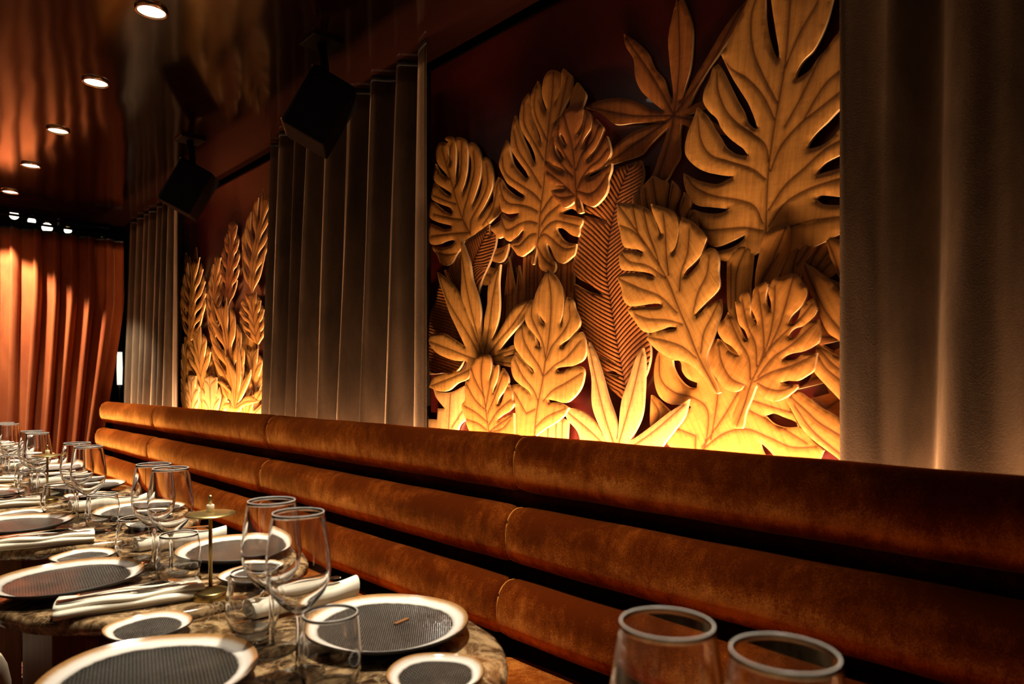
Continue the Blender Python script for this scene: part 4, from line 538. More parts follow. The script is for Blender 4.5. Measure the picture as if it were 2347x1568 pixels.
def mural(panel, y0, y1, label):
    root = empty('leaf_mural', (WALL_X, (y0 + y1) / 2, .9)); tag(root, label, 'wall art', 'carved leaf murals')
    back = box('backing_panel', (WALL_X - .006, (y0 + y1) / 2, (.86 + CEIL_Z) / 2), (.012, y1 - y0, CEIL_Z - .03 - .86), M['red'])
    back['label'] = 'dark red glossy backing panel'
    kids = [back]
    for (nm, pn, layer, tone, ribs, ol, hl, vn, md) in LEAVES:
        if pn == panel: kids.append(carved_leaf(nm, layer, tone, ribs, ol, hl, vn, md, None, (y0, y1, .90, CEIL_Z - .03), .0125 if panel == 1 else .008))
    for k in kids: k.parent = root; k.matrix_parent_inverse = Matrix.Translation(-Vector(root.location))
    return root
mural(1, .545, 2.0, 'large carved wood leaf mural over red panel in middle of the wall')
mural(2, 3.215, 4.62, 'narrower far carved leaf mural between two curtains at left')

# ------------------------------------------------------------------ curtains
def curtain(name, label, folds, amp, along, xc, z0, z1, mat, seed, group, lean=None, tilt=.03, flat0=0, flat1=0, gather=0):
    """folds: list of fold edges along the track; the cloth swings out once per fold. along(s, off, z) -> point"""
    rnd = random.Random(seed)
    n_per = 12; S_, PHI, A = [], [], []
    for i in range(len(folds) - 1):
        a, b = folds[i], folds[i + 1]; am = amp * rnd.uniform(.75, 1.15)
        for k in range(n_per): S_.append(a + (b - a) * k / n_per); PHI.append(2 * PI * (i + k / n_per)); A.append(am)
    S_.append(folds[-1]); PHI.append(2 * PI * (len(folds) - 1)); A.append(amp)
    S_, PHI, A = map(np.array, (S_, PHI, A))
    A = np.convolve(np.pad(A, 3, 'edge'), np.ones(7) / 7, 'valid')
    nz = 34; zs = np.linspace(z0, z1, nz); verts = []
    ws = [rnd.uniform(0, 6) for _ in range(4)]; pitch = abs(folds[-1] - folds[0]) / (len(folds) - 1)
    tot = abs(S_[-1] - S_[0])
    for z in zs:
        t = (z1 - z) / (z1 - z0)
        wob = .35 * np.sin(PHI * .31 + z * 2.1 + ws[0]) + .25 * np.sin(PHI * .17 - z * 3.3 + ws[1])
        off = A * (.68 + .40 * t) * (np.sin(PHI + wob * t) + .22 * np.sin(2 * PHI + ws[2] + wob))
        edge0 = np.clip(np.abs(S_ - S_[0]) / max(flat0, 1e-6), 0, 1) if flat0 else 1
        edge1 = np.clip(np.abs(S_ - S_[-1]) / max(flat1, 1e-6), 0, 1) if flat1 else 1
        off = off * (edge0 * edge0 * (3 - 2 * edge0) if flat0 else 1) * (edge1 * edge1 * (3 - 2 * edge1) if flat1 else 1)
        if not lean: off = off + tilt * edge0 * max(0, z - 1.0) / 1.25
        if flat0: off = off + .012 * (1 - edge0 * edge0 * (3 - 2 * edge0))
        ss = S_ + .012 * t * edge0 * np.sin(PHI * .5 + z * 1.7 + ws[3])
        ss = ss + (.085 if lean else .02) * pitch * np.sin(2 * PHI + 2 * wob * t + 1.2) * edge0
        if lean: ss = lean(ss, z)
        for s_, o_ in zip(ss, off): verts.append(along(s_, o_, z))
    m = len(S_); faces = [(j * m + i, j * m + i + 1, (j + 1) * m + i + 1, (j + 1) * m + i) for j in range(nz - 1) for i in range(m - 1)]
    cx, cy = np.mean(verts, 0)[:2]
    root = empty(name, (float(cx), float(cy), z0)); tag(root, label, 'curtain', group)
    inv = Matrix.Translation(-Vector(root.location))
    o = mesh('drape', verts, faces, mat, None); o.parent = root; o.matrix_parent_inverse = inv
    sm = o.modifiers.new('thickness', 'SOLIDIFY'); sm.thickness = .003
    # heading tape along the top
    tv = []; tf = []
    for i in range(m):
        p = verts[(nz - 1) * m + i]; tv += [(p[0], p[1], z1), (p[0], p[1], z1 + .018)]
    tf = [(2 * i, 2 * i + 2, 2 * i + 3, 2 * i + 1) for i in range(m - 1)]
    h = mesh('heading_tape', tv, tf, M['black_matte'], None); h.parent = root; h.matrix_parent_inverse = inv
    sm = h.modifiers.new('thickness', 'SOLIDIFY'); sm.thickness = .004
    return root
along_wall = lambda xc: (lambda s, o, z: (xc - o, s, z))
def wall_folds(a, b, n, seed, flat_start=0, flat_end=0):
    rnd = random.Random(seed); w = [rnd.uniform(.75, 1.3) for _ in range(n)]
    if flat_start: w[0] = flat_start
    if flat_end: w[-1] = flat_end
    tot = sum(w); out = [a]
    for x in w: out.append(out[-1] + (b - a) * x / tot)
    return out
CZ = CEIL_Z - .022
curtain('velvet_curtain', 'wide taupe velvet curtain hanging between the two leaf murals', wall_folds(1.862, 3.19, 8, 3, 1.0), .044, along_wall(1.388), 0, .30, CZ, M['taupe'], 11, None, None, -.042, flat0=.15)
curtain('velvet_curtain', 'taupe velvet curtain at right edge of the picture beside the large mural', wall_folds(.5215, -1.3, 11, 8, 1.1), .044, along_wall(1.388), 0, .30, CZ, M['taupe'], 5, None, None, -.060, flat0=.10)
curtain('velvet_curtain', 'narrow taupe velvet curtain in the far corner left of the narrower mural', wall_folds(4.36, 5.52, 8, 9, 1.2), .044, along_wall(1.388), 0, .30, CZ, M['taupe'], 23, None, None, -.032, flat0=.28)

FAR_Y = 5.64
def lean_far(s, z):
    k = np.clip((s - .2) / 1.15, 0, 1)
    return s - .24 * k * k * np.clip((1.75 - z) / 1.75, 0, 1) ** 1.1
fx = [-1.6]
rf = random.Random(31)
while fx[-1] < .6: fx.append(fx[-1] + rf.uniform(.11, .16))
while fx[-1] < 1.36: fx.append(fx[-1] + rf.uniform(.095, .135))
curtain('orange_curtain', 'orange red velvet curtain across the far end of the room under the rail', fx, .047, lambda s, o, z: (s, FAR_Y - o, z), 0, .012, 2.180, M['orange'], 17, None, lean=lean_far)

# ceiling mounted double rail of the far curtain
rl = empty('curtain_rail', (-.1, FAR_Y, 2.23)); tag(rl, 'black double curtain rail under the ceiling above orange curtain', 'rail')
for dy, dz in ((-.035, .036), (.03, .006)):
    vs, fs = tube_mesh([(-1.6, dy, dz), (0, dy, dz), (1.4, dy, dz)], .0085, 10); mesh('rod', vs, fs, M['black'], rl)
for x in (-1.3, -.6, .1, .62, 1.1):
    box('bracket', (x, 0, .045), (.012, .075, .07), M['black'], rl, .002)
k = 0
for s_ in fx[2:-1]:
    vs, fs, _ = lathe_data([(.007, -.003), (.010, -.003), (.010, .003), (.007, .003), (.007, -.003)], 14)
    vs = [(s_ + .1, y_ - .002 + .03, x_ - .010) for x_, y_, z_ in [(v[0], v[2], v[1]) for v in vs]]
    mesh('ring', vs, fs, M['black'], rl)

# globe lamps of the room beyond, glimpsed through the gap over the rail, and a wall lamp through the gap beside the curtain
def px(y0, bx):      # bearing helper: point at depth Y on a bearing X/Y
    return (y0 * bx, y0)
for i, (x, y, z, r) in enumerate([(.98, 7.45, 2.63, .036), (1.08, 7.25, 2.56, .03), (1.21, 7.35, 2.54, .042), (1.36, 7.30, 2.53, .03), (1.66, 7.40, 2.50, .024), (.80, 7.5, 2.66, .034)]):
    g = empty('globe_lamp', (x, y, z)); tag(g, 'small glowing globe lamp in gap above the curtain rail, ' + ['third from left', 'fourth from left', 'brightest near the middle', 'second from right', 'rightmost and smallest', 'leftmost at the picture edge'][i], 'lamp', 'globe lamps beyond the curtain')
    lathe('globe', [(0, -r)] + [(r * math.cos(a), r * math.sin(a)) for a in np.linspace(-1.4, 1.4, 11)] + [(0, r)], M['globe'], g, 20)
    vs, fs = tube_mesh([(0, 0, r * .9), (0, 0, 3.28 - z)], .004, 6); mesh('cable', vs, fs, M['black'], g)
    vs, fs = tube_mesh([(0, 0, r * .8), (0, 0, r * 1.3)], .016, 10); mesh('lamp_holder', vs, fs, M['brass'], g)
sc = empty('wall_lamp', (1.83, 7.5, 1.0)); tag(sc, 'slim white glowing column lamp behind gap beside the orange curtain', 'lamp')
lathe('shade', [(0, .12), (.022, .12), (.026, .28), (.022, .44), (0, .44)], M['column'], sc, 20)
lathe('stand', [(0, -.98), (.10, -.98), (.10, -.96), (.012, -.95), (.012, .12), (0, .12)], M['black'], sc, 16)
o = box('ceiling_beyond', (.05, 7.3, 3.3), (6.3, 3.5, .05), M['dark_wall']); o.name = 'ceiling.001'; o['kind'] = 'structure'

# ------------------------------------------------------------------ downlights
for i, (x, y, k, beam, soft) in enumerate(DOWNLIGHTS):
    d = empty('downlight', (x, y, CEIL_Z))
    names = ['out of frame overhead, above the blurred glasses', 'out of frame overhead, above the nearest table', 'out of frame overhead, above the second table', 'at the top edge, largest in the picture', 'second largest, above the left tables', 'third in the row, over the left tables', 'fourth in the row toward the curtain', 'last and smallest one in the picture', 'out of frame at left, close above the orange curtain', 'first of the unseen aisle row added as fill light', 'second of the unseen aisle row added as fill light', 'third of the unseen aisle row added as fill light']
    tag(d, 'round recessed ceiling downlight, ' + names[i], 'ceiling light', 'row of downlights')
    lathe('trim_ring', [(.0385, 0), (.0385, -.007), (.041, -.010), (.046, -.009), (.048, 0)], M['chrome'], d, 40)
    lathe('lens', [(0, -.0015), (.0385, -.0015)], M['lamp_disc'], d, 40)
    l = light('downlight_bulb', 'SPOT', (0, 0, -.012), SPOT_POWER * k, SPOT_COLOR, spot_size=R(beam), spot_blend=soft, shadow_soft_size=.03)
    l.parent = d

# ------------------------------------------------------------------ speakers on the ceiling
def speaker(x, y, label, yaw):
    sp = empty('ceiling_speaker', (x, y, CEIL_Z)); tag(sp, label, 'speaker', 'black speakers under the ceiling')
    rot = Matrix.Rotation(yaw, 3, 'Z') @ Matrix.Rotation(R(28), 3, 'Y')
    c = Vector((0, 0, -.245))
    box('mounting_plate', (0, 0, -.006), (.11, .11, .012), M['black'], sp, .002)
    vs, fs = tube_mesh([(0, 0, -.01), (.01, 0, -.08), (.012, 0, -.14)], .016, 10); mesh('arm', vs, fs, M['black'], sp)
    box('cabinet', c, (.15, .155, .225), M['speaker_skin'], sp, .008, rot, 3)
    box('grille', c + rot @ Vector((-.078, 0, 0)), (.006, .143, .213), M['black'], sp, .002, rot)
    for dz in (-.104, .104): box('grille_edge', c + rot @ Vector((-.082, 0, dz)), (.004, .14, .004), M['chrome'], sp, 0, rot)
speaker(1.13, 3.41, 'black tilted speaker on the ceiling in front of the narrower mural', R(-32))
speaker(1.13, 2.125, 'black tilted speaker on the ceiling in front of the wide curtain', R(-32))

# ------------------------------------------------------------------ banquette
def cushion_mesh(y0, y1, xc, zc, a, b, ex, seed, n_len=46, n_pr=36, end=.035):
    rnd = random.Random(seed); ph = [rnd.uniform(0, 6) for _ in range(6)]
    us = [0]; L = y1 - y0
    e = [end * (1 - math.cos(k / 7 * PI / 2)) for k in range(1, 8)]
    ys = [0] + e + list(np.linspace(end, L - end, n_len)[1:-1]) + [L - x for x in e[::-1]] + [L]
    vs, fs = [], []
    for y in ys:
        d = min(y, L - y); t = min(1, d / end); s = .80 + .20 * math.sqrt(max(0, 1 - (1 - t) ** 2))
        for k in range(n_pr):
            th = 2 * PI * k / n_pr; c_, s_ = math.cos(th), math.sin(th)
            px_ = abs(c_) ** (2 / ex) * (1 if c_ > 0 else -1); pz_ = abs(s_) ** (2 / ex) * (1 if s_ > 0 else -1)
            w = 1 + .012 * math.sin(y * 9 + ph[0]) * math.sin(th * 2 + ph[1]) + .008 * math.sin(y * 23 + ph[2] + th)
            vs.append((xc + a * s * w * px_, y0 + y, zc + b * s * w * pz_))
    m = len(ys)
    for j in range(m - 1):
        for k in range(n_pr):
            k2 = (k + 1) % n_pr; fs.append((j * n_pr + k, j * n_pr + k2, (j + 1) * n_pr + k2, (j + 1) * n_pr + k))
    fs.append(tuple(range(n_pr))); fs.append(tuple((m - 1) * n_pr + k for k in range(n_pr))[::-1])
    return vs, fs
ROLLS = [(1.245, .9385, .049, .0725), (1.219, .7585, .051, .0725), (1.191, .5805, .053, .0725)]
def seam_line(y, xc, zc, a, b, ex):
    pts = []
    for th in np.linspace(R(70), R(290), 22):
        c_, s_ = math.cos(th), math.sin(th)
        pts.append((xc + a * .97 * abs(c_) ** (2 / ex) * (1 if c_ > 0 else -1), y, zc + b * .97 * abs(s_) ** (2 / ex) * (1 if s_ > 0 else -1)))
    return pts
def painted_shading(o, zc, b):  # painted sheen and shade by height: bright lower front, dark top and underside
    at = o.data.attributes.new('painted_shading', 'FLOAT', 'POINT')
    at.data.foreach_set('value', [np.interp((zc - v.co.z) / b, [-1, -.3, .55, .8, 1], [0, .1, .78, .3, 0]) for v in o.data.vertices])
def banquette(y0, y1, label, seed):
    root = empty('banquette_section', (1.1, (y0 + y1) / 2, 0)); tag(root, label, 'banquette', 'rust velvet banquette sections')
    inv = Matrix.Translation(-Vector(root.location)); kids = []
    g = .0025
    for i, (xc, zc, a, b) in enumerate(ROLLS):
        vs, fs = cushion_mesh(y0 + g, y1 - g, xc, zc, a, b, 2.25, seed * 7 + i); c = mesh('back_roll', vs, fs, M['rust']); kids.append(c); painted_shading(c, zc, b)
        vs, fs = tube_mesh(seam_line(y1 - .009, xc, zc, a * .965, b * .965, 2.25), .0022, 6); p = mesh('piping', vs, fs, M['rust']); p.parent = c
        p.data.attributes.new('painted_shading', 'FLOAT', 'POINT').data.foreach_set('value', [.75] * len(vs))
    vs, fs = cushion_mesh(y0 + g, y1 - g, .925, .398, .285, .074, 5.5, seed * 7 + 5); st_ = mesh('seat_cushion', vs, fs, M['rust']); kids.append(st_); st_.data.attributes.new('painted_shading', 'FLOAT', 'POINT').data.foreach_set('value', [.42] * len(vs))
    kids.append(box('back_board', (1.291, (y0 + y1) / 2, .478), (.020, y1 - y0 - .002, .956), M['rust'], None, .003))
    kids.append(box('base_panel', (1.06, (y0 + y1) / 2, .165), (.50, y1 - y0 - .002, .33), M['leg_wood'], None, .004))
    vs, fs = tube_mesh([(1.295, y, .998 + .001 * math.sin(y * 31)) for y in np.linspace(y0 + .004, y1 - .004, 26)], .0065, 8)
    kids.append(mesh('top_piping', vs, fs, M['rust']))
    for k in kids: k.parent = root; k.matrix_parent_inverse = inv
    return root
banquette(-.45, 1.262, 'nearest rust velvet banquette section with three back rolls, at lower right', 1)
banquette(1.262, 2.728, 'second nearest rust velvet banquette section, under the large mural and wide curtain', 2)
banquette(2.728, 4.235, 'third rust velvet banquette section, under the narrower far mural', 3)
banquette(4.235, 5.43, 'farthest and shortest rust velvet banquette section beside the orange curtain', 4)

# ------------------------------------------------------------------ tables
TZ = .75
def make_table():
    t = empty('round_table')
    seg = 96; rnd = random.Random(2); Rr = .30
    prof = [(0, TZ - .030), (Rr - .012, TZ - .030), (Rr - .003, TZ - .026), (Rr, TZ - .016), (Rr, TZ - .010), (Rr - .003, TZ - .003), (Rr - .009, TZ), (0, TZ)]
    vs, fs, _ = lathe_data(prof, seg)
    vs = [(x, y, z) if math.hypot(x, y) < Rr - .008 else (x + rnd.uniform(-.0012, .0012), y + rnd.uniform(-.0012, .0012), z + rnd.uniform(-.001, .001) * (z < TZ - .002)) for x, y, z in vs]
    me_o = mesh('tabletop', vs, fs, M['marble'], t, True)
    me_o.modifiers.new('edge', 'EDGE_SPLIT').split_angle = R(45)
    for dx in (-.187, .14): box('leg', (dx, .05, (TZ - .03 + .03) / 2), (.055, .31, TZ - .06), M['leg_wood'], t, .003)
    box('crossbar', (-.02, .05, .66), (.30, .06, .06), M['leg_wood'], t, .003)
    box('foot', (-.02, .05, .016), (.44, .40, .030), M['black'], t, .004)
    return t
TABLES = [(.44, .25), (.445, .91), (.46, 1.553), (.455, 2.23), (.45, 2.90), (.45, 3.57), (.45, 4.24), (.45, 4.91)]
ORD = ['closest', 'nearest', 'second', 'third', 'fourth', 'fifth', 'sixth', 'farthest']
TW = ['round table hidden below the frame at bottom right', 'nearest table', 'second table', 'third table', 'fourth table', 'fifth table', 'sixth table', 'farthest table']
table0 = make_table()
TL = ['round brown marble table below the frame, carrying two blurred wine glasses', 'round brown marble table nearest the camera at bottom left centre', 'round brown marble table second from the camera, with a brass lamp', 'round brown marble table third from the camera at left', 'round brown marble table fourth from the camera, with a brass lamp', 'round brown marble table fifth from the camera at far left', 'round brown marble table sixth from the camera at far left', 'round brown marble table farthest away beside the orange curtain']
for i, (x, y) in enumerate(TABLES):
    t = table0 if i == 0 else copy_tree(table0)
    t.location = (x, y, 0); t.rotation_euler = (0, 0, 0)
    tag(t, TL[i], 'table', 'round marble tables')

# ------------------------------------------------------------------ tableware
def plate_obj(name, Rr, rim_z, well_r, foot_r, seed):
    """stoneware plate: dark foot and underside, white rim toasted at the lip, grey textured well"""
    t = empty(name); rnd = random.Random(seed); seg = 72
    def ringed(prof): return lathe_data(prof, seg)
    wob = [rnd.uniform(0, 6) for _ in range(3)]
    def wobble(vs): return [(x * (1 + .010 * math.sin(2 * math.atan2(y, x) + wob[0]) + .006 * math.sin(5 * math.atan2(y, x) + wob[1])), y * (1 + .010 * math.sin(2 * math.atan2(y, x) + wob[0]) + .006 * math.sin(5 * math.atan2(y, x) + wob[1])), z + (.0012 * math.sin(3 * math.atan2(y, x) + wob[2]) * math.hypot(x, y) / Rr)) for x, y, z in vs]
    zb = rim_z * .62
    prof = smooth_prof([(well_r - .001, zb + .0006), (well_r + .004, zb + .002), (well_r + (Rr - well_r) * .45, zb + (rim_z - zb) * .36), (Rr - .005, rim_z - .002), (Rr - .001, rim_z)], 4)
    vs, fs, rings = ringed(prof); o = mesh('rim', wobble(vs), fs, M['rim'], t)
    at = o.data.attributes.new('lip', 'FLOAT', 'POINT')
    at.data.foreach_set('value', [max(0, min(1, (math.hypot(v[0], v[1]) - well_r) / (Rr - well_r))) for v in vs])
    vs, fs, _ = ringed([(0, zb), (well_r * .33, zb), (well_r * .66, zb), (well_r, zb + .0006)]); mesh('well', wobble(vs), fs, M['well'], t)
    vs, fs, _ = ringed(smooth_prof([(Rr - .001, rim_z), (Rr, rim_z - .002), (Rr - .004, rim_z - .006), (foot_r + (Rr - foot_r) * .5, rim_z * .42), (foot_r + .004, .003), (foot_r, 0), (foot_r - .006, .0025)], 4) + [(0, .0025)])
    mesh('underside', wobble(vs), fs, M['plate_under'], t)
    return t
def glass_profile_wine():
    outer = smooth_prof([(.0, .0), (.030, .0), (.0345, .0008), (.034, .0022), (.020, .0045), (.007, .008), (.0042, .016), (.0036, .045), (.0038, .078), (.006, .088), (.020, .098), (.036, .118), (.0425, .142), (.0425, .160), (.039, .190), (.0338, .2225)], 6)
    inner = smooth_prof([(.0330, .2228), (.0378, .190), (.0412, .160), (.0412, .142), (.0345, .1195), (.0185, .1015), (.006, .0945), (0, .0935)], 6)
    return outer + inner
def glass_profile_tumbler():
    outer = smooth_prof([(0, .0012), (.022, .0008), (.027, .002), (.033, .010), (.0395, .030), (.0412, .046), (.0395, .070), (.0345, .100)], 6)
    inner = smooth_prof([(.0334, .1003), (.0384, .070), (.0401, .046), (.0383, .030), (.031, .0135), (.020, .0105), (0, .0095)], 6)
    return outer + inner
def make_fork():
    vs, fs = [], []
    def strip(path, th=.0017):
        i0 = len(vs)
        for i, (x, y, z, w) in enumerate(path):
            for sy, sz in ((-1, -1), (1, -1), (1, 1), (-1, 1)): vs.append((x, y + sy * w, z + sz * th / 2))
        n = len(path)
        for i in range(n - 1):
            for k in range(4):
                k2 = (k + 1) % 4; fs.append((i0 + i * 4 + k, i0 + i * 4 + k2, i0 + i * 4 + 4 + k2, i0 + i * 4 + 4 + k))
        fs.append((i0 + 3, i0 + 2, i0 + 1, i0)); fs.append(tuple(i0 + (n - 1) * 4 + k for k in range(4)))
    strip([(-.10, 0, .0, .0035), (-.097, 0, .0004, .0062), (-.085, 0, .001, .0072), (-.04, 0, .003, .0052), (.01, 0, .006, .0034), (.03, 0, .007, .0032), (.042, 0, .006, .005), (.05, 0, .004, .0105), (.056, 0, .0025, .0122)])
    for k in range(4):
        y = (k - 1.5) * .0066
        strip([(.055, y, .0027, .0022), (.07, y, .0005, .0019), (.085, y * .98, .001, .0015), (.098, y * .94, .0035, .0008)], .0015)
    return vs, fs
def make_knife():
    pts = [(-.11, .0045, .003), (-.107, .0066, .0032), (-.09, .0072, .0034), (-.02, .0058, .0032), (.0, .005, .003), (.01, .0075, .002), (.05, .0092, .0016), (.085, .0085, .0013), (.104, .0045, .001), (.109, .0012, .0008)]
    vs, fs = [], []
    for x, w, th in pts:
        for sy, sz in ((-1, -1), (1, -1), (1, 1), (-1, 1)): vs.append((x, sy * w, .0018 + sz * th / 2))
    for i in range(len(pts) - 1):
        for k in range(4):
            k2 = (k + 1) % 4; fs.append((i * 4 + k, i * 4 + k2, i * 4 + 4 + k2, i * 4 + 4 + k))
    fs.append((3, 2, 1, 0)); n = len(pts) - 1; fs.append(tuple(n * 4 + k for k in range(4)))
    return vs, fs
def cloth_from_section(sec, length, th, seed, jit=.0016, n=26):
    """a folded cloth: the open section line (y, z) swept along x, given a thickness"""
    rnd = random.Random(seed); P = np.array(sec); m = len(P)
    d = np.gradient(P, axis=0); d /= np.linalg.norm(d, axis=1)[:, None]; nr = np.stack([-d[:, 1], d[:, 0]], 1)
    A = P + nr * th / 2; B = (P - nr * th / 2)[::-1]; C = np.concatenate([A, B]); k = len(C)
    ph = [rnd.uniform(0, 6) for _ in range(4)]
    vs, fs = [], []
    for i in range(n):
        x = (i / (n - 1) - .5) * length
        for j, (y, z) in enumerate(C):
            q = j if j < m else 2 * m - 1 - j
            e = 1 if 0 < i < n - 1 else 0
            xs = x + (.004 * math.sin(q * .35 + ph[3]) * (1 if i > n / 2 else -1) * (abs(i / (n - 1) - .5) * 2) ** 4)
            vs.append((xs, y + jit * 1.4 * math.sin(x * 40 + ph[0] + q * .2), max(.0006, z + jit * z / .02 * math.sin(x * 55 + ph[1] + q * .33))))
    for i in range(n - 1):
        for j in range(k):
            j2 = (j + 1) % k; fs.append((i * k + j, (i + 1) * k + j, (i + 1) * k + j2, i * k + j2))
    fs.append(tuple(range(k))); fs.append(tuple((n - 1) * k + j for j in range(k))[::-1])
    return vs, fs
def roll_section():
    out = []
    for t in np.linspace(0, 1, 44):
        a = t * 2 * PI * 2.9; r = .0050 + .0033 * a / PI * .82
        out.append((r * 1.1 * math.cos(a), r * .98 * math.sin(a)))
    zmin = min(z for y, z in out)
    return [(y, z - zmin + .001) for y, z in out]
def fold_section():
    out = []; y0, y1 = -.030, .030; z = .0031
    for k in range(4):
        a, b = (y0, y1) if k % 2 == 0 else (y1, y0)
        sh = .004 * (k % 2) + k * .001
        for t in np.linspace(0, 1, 7): out.append((a + (b - a) * t * (1 - .02 * k) + (sh if k % 2 == 0 else -sh), z + .0018 * math.sin(PI * t)))
        if k < 3:
            s_ = 1 if k % 2 == 0 else -1
            for q in (.25, .5, .75): out.append((out[-1][0] * 0 + b * (1 - .02 * k) + s_ * .0035 * math.sin(PI * q) + (sh if k % 2 == 0 else -sh), z + .0062 * q))
            z += .0062
    return out

proto = {}
def protos():
    proto['dinner'] = [plate_obj('dinner_plate', .130, .027, .104, .078, s) for s in (1, 2, 3)]
    proto['side'] = [plate_obj('side_plate', .064, .020, .0475, .036, s) for s in (4, 5)]
    def ring(r, z, t): return [(r + t * math.cos(a), z + t * math.sin(a)) for a in np.linspace(0, 2 * PI, 11)]
    proto['wine'] = lathe('wine_glass', glass_profile_wine(), M['glass'], None, 56)
    lathe('rim', ring(.0334, .2236, .00065), M['glass_rim'], proto['wine'], 56)
    proto['tumbler'] = lathe('tumbler', glass_profile_tumbler(), M['glass'], None, 56)
    lathe('rim', ring(.0340, .1010, .0007), M['glass_rim'], proto['tumbler'], 56)
    vs, fs = make_fork(); proto['fork'] = mesh('fork', vs, fs, M['steel'], None, False)
    vs, fs = make_knife(); proto['knife'] = mesh('knife', vs, fs, M['steel'], None, False)
    vs, fs = cloth_from_section(roll_section(), .20, .0018, 3); proto['roll'] = mesh('rolled_napkin', vs, fs, M['linen'], None)
    vs, fs = cloth_from_section(fold_section(), .225, .0052, 6, .0016); proto['fold'] = mesh('folded_napkin', vs, fs, M['linen'], None)
    l = empty('table_lamp')
    lathe('base', [(0, 0), (.032, 0), (.0325, .001), (.0325, .011), (.0315, .0135), (.028, .0145), (.006, .021), (0, .0215)], M['brass'], l, 48)
    lathe('stem', [(0, .02), (.0034, .02), (.0034, .155), (0, .155)], M['brass'], l, 16)
    lathe('disc_shade', [(0, .150), (.030, .151), (.0435, .1535), (.0440, .1548), (.0432, .1560), (.030, .1565), (.008, .160), (0, .160)], M['brass'], l, 56)
    lathe('candle', [(0, .159), (.0068, .159), (.0068, .171), (.0058, .1725), (0, .173)], M['candle'], l, 20)
    lathe('finial', [(0, .172), (.003, .172), (.003, .183), (.0042, .185), (.0042, .188), (.002, .190), (0, .190)], M['brass'], l, 14)
    proto['lamp'] = l
protos()
used = {}
def put(kind, loc, rz, label, cat, group, var=0, rot=None):
    p = proto[kind]
    if isinstance(p, list): p = p[var % len(p)]
    if p.name not in used: o = p; used[p.name] = 1
    else: o = copy_tree(p)
    o.location = loc; o.rotation_euler = rot if rot else (0, 0, rz)
    tag(o, label, cat, group); return o

# measured places: (x, y) on each table; anything not listed follows the common lay-out
LAY = {
    1: dict(pa=(.588, .913), pb=(.280, .965), sa=(.549, .731), sb=(.325, 1.168), w=[(.429, .867), (.434, .951)], t=[(.439, .802), (.448, 1.063)], na=(.565, 1.122, R(-1)), nb=None),
    2: dict(pa=(.612, 1.552), pb=(.2965, 1.555), sa=(.561, 1.34), sb=(.341, 1.70), w=[(.461, 1.487), (.470, 1.580)], t=[(.452, 1.428), (.440, 1.640)], na=(.560, 1.742, R(-5)), nb=(.350, 1.355, R(-12))),
    3: dict(pa=(.600, 2.22), pb=(.300, 2.23), sa=(.561, 2.02), sb=(.335, 2.40), w=[(.443, 2.154), (.458, 2.275)], t=[(.468, 2.067), (.396, 2.36)], na=(.56, 2.42, R(-4)), nb=(.315, 2.005, R(-15))),
    4: dict(pa=(.591, 2.885), pb=(.290, 2.90), sa=(.550, 2.66), sb=(.335, 3.07), w=[(.43, 2.845), (.447, 2.955)], t=[(.415, 2.792), (.44, 3.03)], na=(.555, 3.09, R(-4)), nb=(.31, 2.70, R(-12))),
}
def relax(D):
    """nudge the measured places apart until nothing touches"""
    it = [['pa', 0, .1315], ['pb', 0, .1315], ['sa', 0, .066], ['sb', 0, .066], ['w', 0, .0345], ['w', 1, .0345], ['t', 0, .041], ['t', 1, .041]]
    P = [list(D[k][j]) if k in 'wt' else list(D[k]) for k, j, r in it]
    for _ in range(200):
        for a in range(len(it)):
            for b in range(a):
                dx, dy = P[a][0] - P[b][0], P[a][1] - P[b][1]; d = math.hypot(dx, dy)
                need = it[a][2] + it[b][2] - (.012 if it[a][0] == 't' and it[b][0] == 'w' else 0) + .003
                if d < need:
                    ra, rb = it[a][2], it[b][2]; wa = rb * rb / (ra * ra + rb * rb); k = (need - d) / d
                    P[a][0] += dx * k * wa; P[a][1] += dy * k * wa; P[b][0] -= dx * k * (1 - wa); P[b][1] -= dy * k * (1 - wa)
    out = dict(D)
    for (k, j, r), p in zip(it, P):
        if k in 'wt': out[k] = list(out[k]); out[k][j] = tuple(p)
        else: out[k] = tuple(p)
    return out
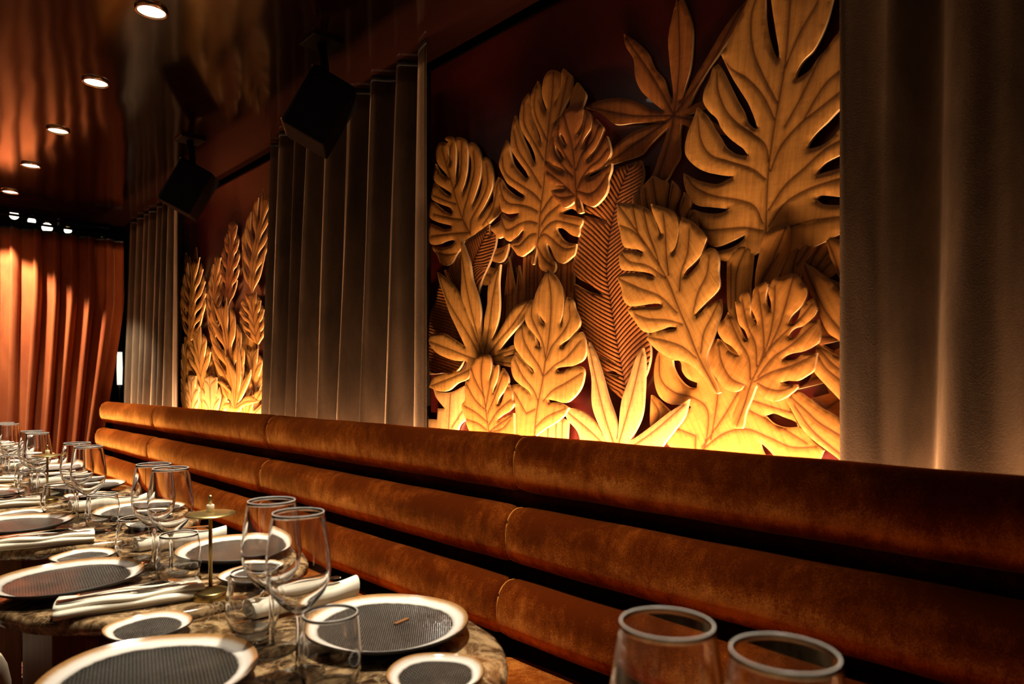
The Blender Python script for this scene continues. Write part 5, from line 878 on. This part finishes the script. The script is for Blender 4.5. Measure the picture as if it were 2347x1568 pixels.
def lay_table(i):
    cx, cy = TABLES[i]; T = TW[i]
    D = LAY.get(i) or dict(pa=(cx + .145, cy), pb=(cx - .155, cy + .01), sa=(cx + .105, cy - .2), sb=(cx - .115, cy + .18), w=[(cx, cy - .06), (cx + .005, cy + .05)], t=[(cx - .01, cy - .125), (cx, cy + .13)], na=(cx + .11, cy + .19, R(-4)), nb=(cx - .12, cy - .2, R(-12)))
    D = relax(D)
    put('dinner', (*D['pa'], TZ), i * .9, 'grey dinner plate with white rim on the bench side of the ' + T, 'plate', 'dinner plates', i)
    put('dinner', (*D['pb'], TZ), i * 1.7 + .4, 'grey dinner plate with white rim on the aisle side of the ' + T, 'plate', 'dinner plates', i + 1)
    put('side', (*D['sa'], TZ), i * .7, 'small grey side plate with white rim on the bench side of the ' + T, 'plate', 'side plates', i)
    put('side', (*D['sb'], TZ), i * 1.1, 'small grey side plate with white rim on the aisle side of the ' + T, 'plate', 'side plates', i + 1)
    for (x, y), w in zip(D['w'], ('nearer', 'farther')): put('wine', (x, y, TZ), 0, w + ' of two empty wine glasses on the ' + T, 'wine glass', 'wine glasses')
    for (x, y), w in zip(D['t'], ('nearer', 'farther')): put('tumbler', (x, y, TZ), 0, w + ' of two empty stemless tumblers on the ' + T, 'tumbler', 'water tumblers')
    x, y, a = D['na']
    put('roll', (x, y, TZ), a, 'cream linen napkin roll on the bench side of the ' + T, 'napkin', 'napkins')
    put('fork', (x - .035, y - .004, TZ + .0445), 0, 'steel fork lying on the napkin roll of the ' + T, 'fork', 'forks', 0, (0, 0, a + PI))
    if D['nb']:
        x, y, a = D['nb']
        put('fold', (x, y, TZ), a, 'folded cream linen napkin on the aisle side of the ' + T, 'napkin', 'napkins')
        put('fork', (x + .020, y + .010, TZ + .0265), a, 'steel fork on the folded napkin of the ' + T, 'fork', 'forks')
        put('knife', (x - .005, y - .012, TZ + .0255), a, 'steel knife on the folded napkin of the ' + T, 'knife', 'knives')
for i in range(1, 8): lay_table(i)
put('wine', (.427, .284, TZ), 0, 'large blurred wine glass at bottom right, left of the two', 'wine glass', 'wine glasses')
put('wine', (.4355, .200, TZ), 0, 'large blurred wine glass at bottom right, right of the two', 'wine glass', 'wine glasses')
for i, (x, y) in ((2, (.4675, 1.301)), (4, (.446, 2.705))):
    put('lamp', (x, y, TZ), 0, 'slim brass disc table lamp standing on the ' + TW[i], 'table lamp', 'brass table lamps')
st = box('wooden_stick', (0, 0, 0), (.030, .006, .003), M['stick'], None, .0008); st.location = (.622, .908, TZ + .0185); st.rotation_euler = (0, 0, R(12))
tag(st, 'tiny brown wooden stick lying in the bench side plate of the nearest table', 'stick')

# ------------------------------------------------------------------ armchair between the second and third table
ch = empty('armchair', (.02, 1.97, 0)); tag(ch, 'cream upholstered armchair partly hidden behind the second table at lower left', 'armchair')
def pad(name, x0, x1, y0, y1, z0, z1, seed):
    vs, fs = cushion_mesh(y0, y1, (x0 + x1) / 2, (z0 + z1) / 2, (x1 - x0) / 2, (z1 - z0) / 2, 5, seed, 14, 28, .03); return mesh(name, vs, fs, M['cream'], ch)
pad('seat', -.18, .20, -.13, .13, .34, .46, 77)
pad('arm', -.19, .215, -.205, -.132, .20, .605, 78); pad('arm', -.19, .215, .132, .205, .20, .605, 79)
pad('backrest', -.27, -.195, -.205, .205, .20, .78, 80)
for sx in (-1, 1):
    for sy in (-1, 1):
        vs, fs = tube_mesh([(sx * .15, sy * .165, .21), (sx * .16, sy * .175, 0)], [.018, .012], 10); mesh('leg', vs, fs, M['leg_wood'], ch)
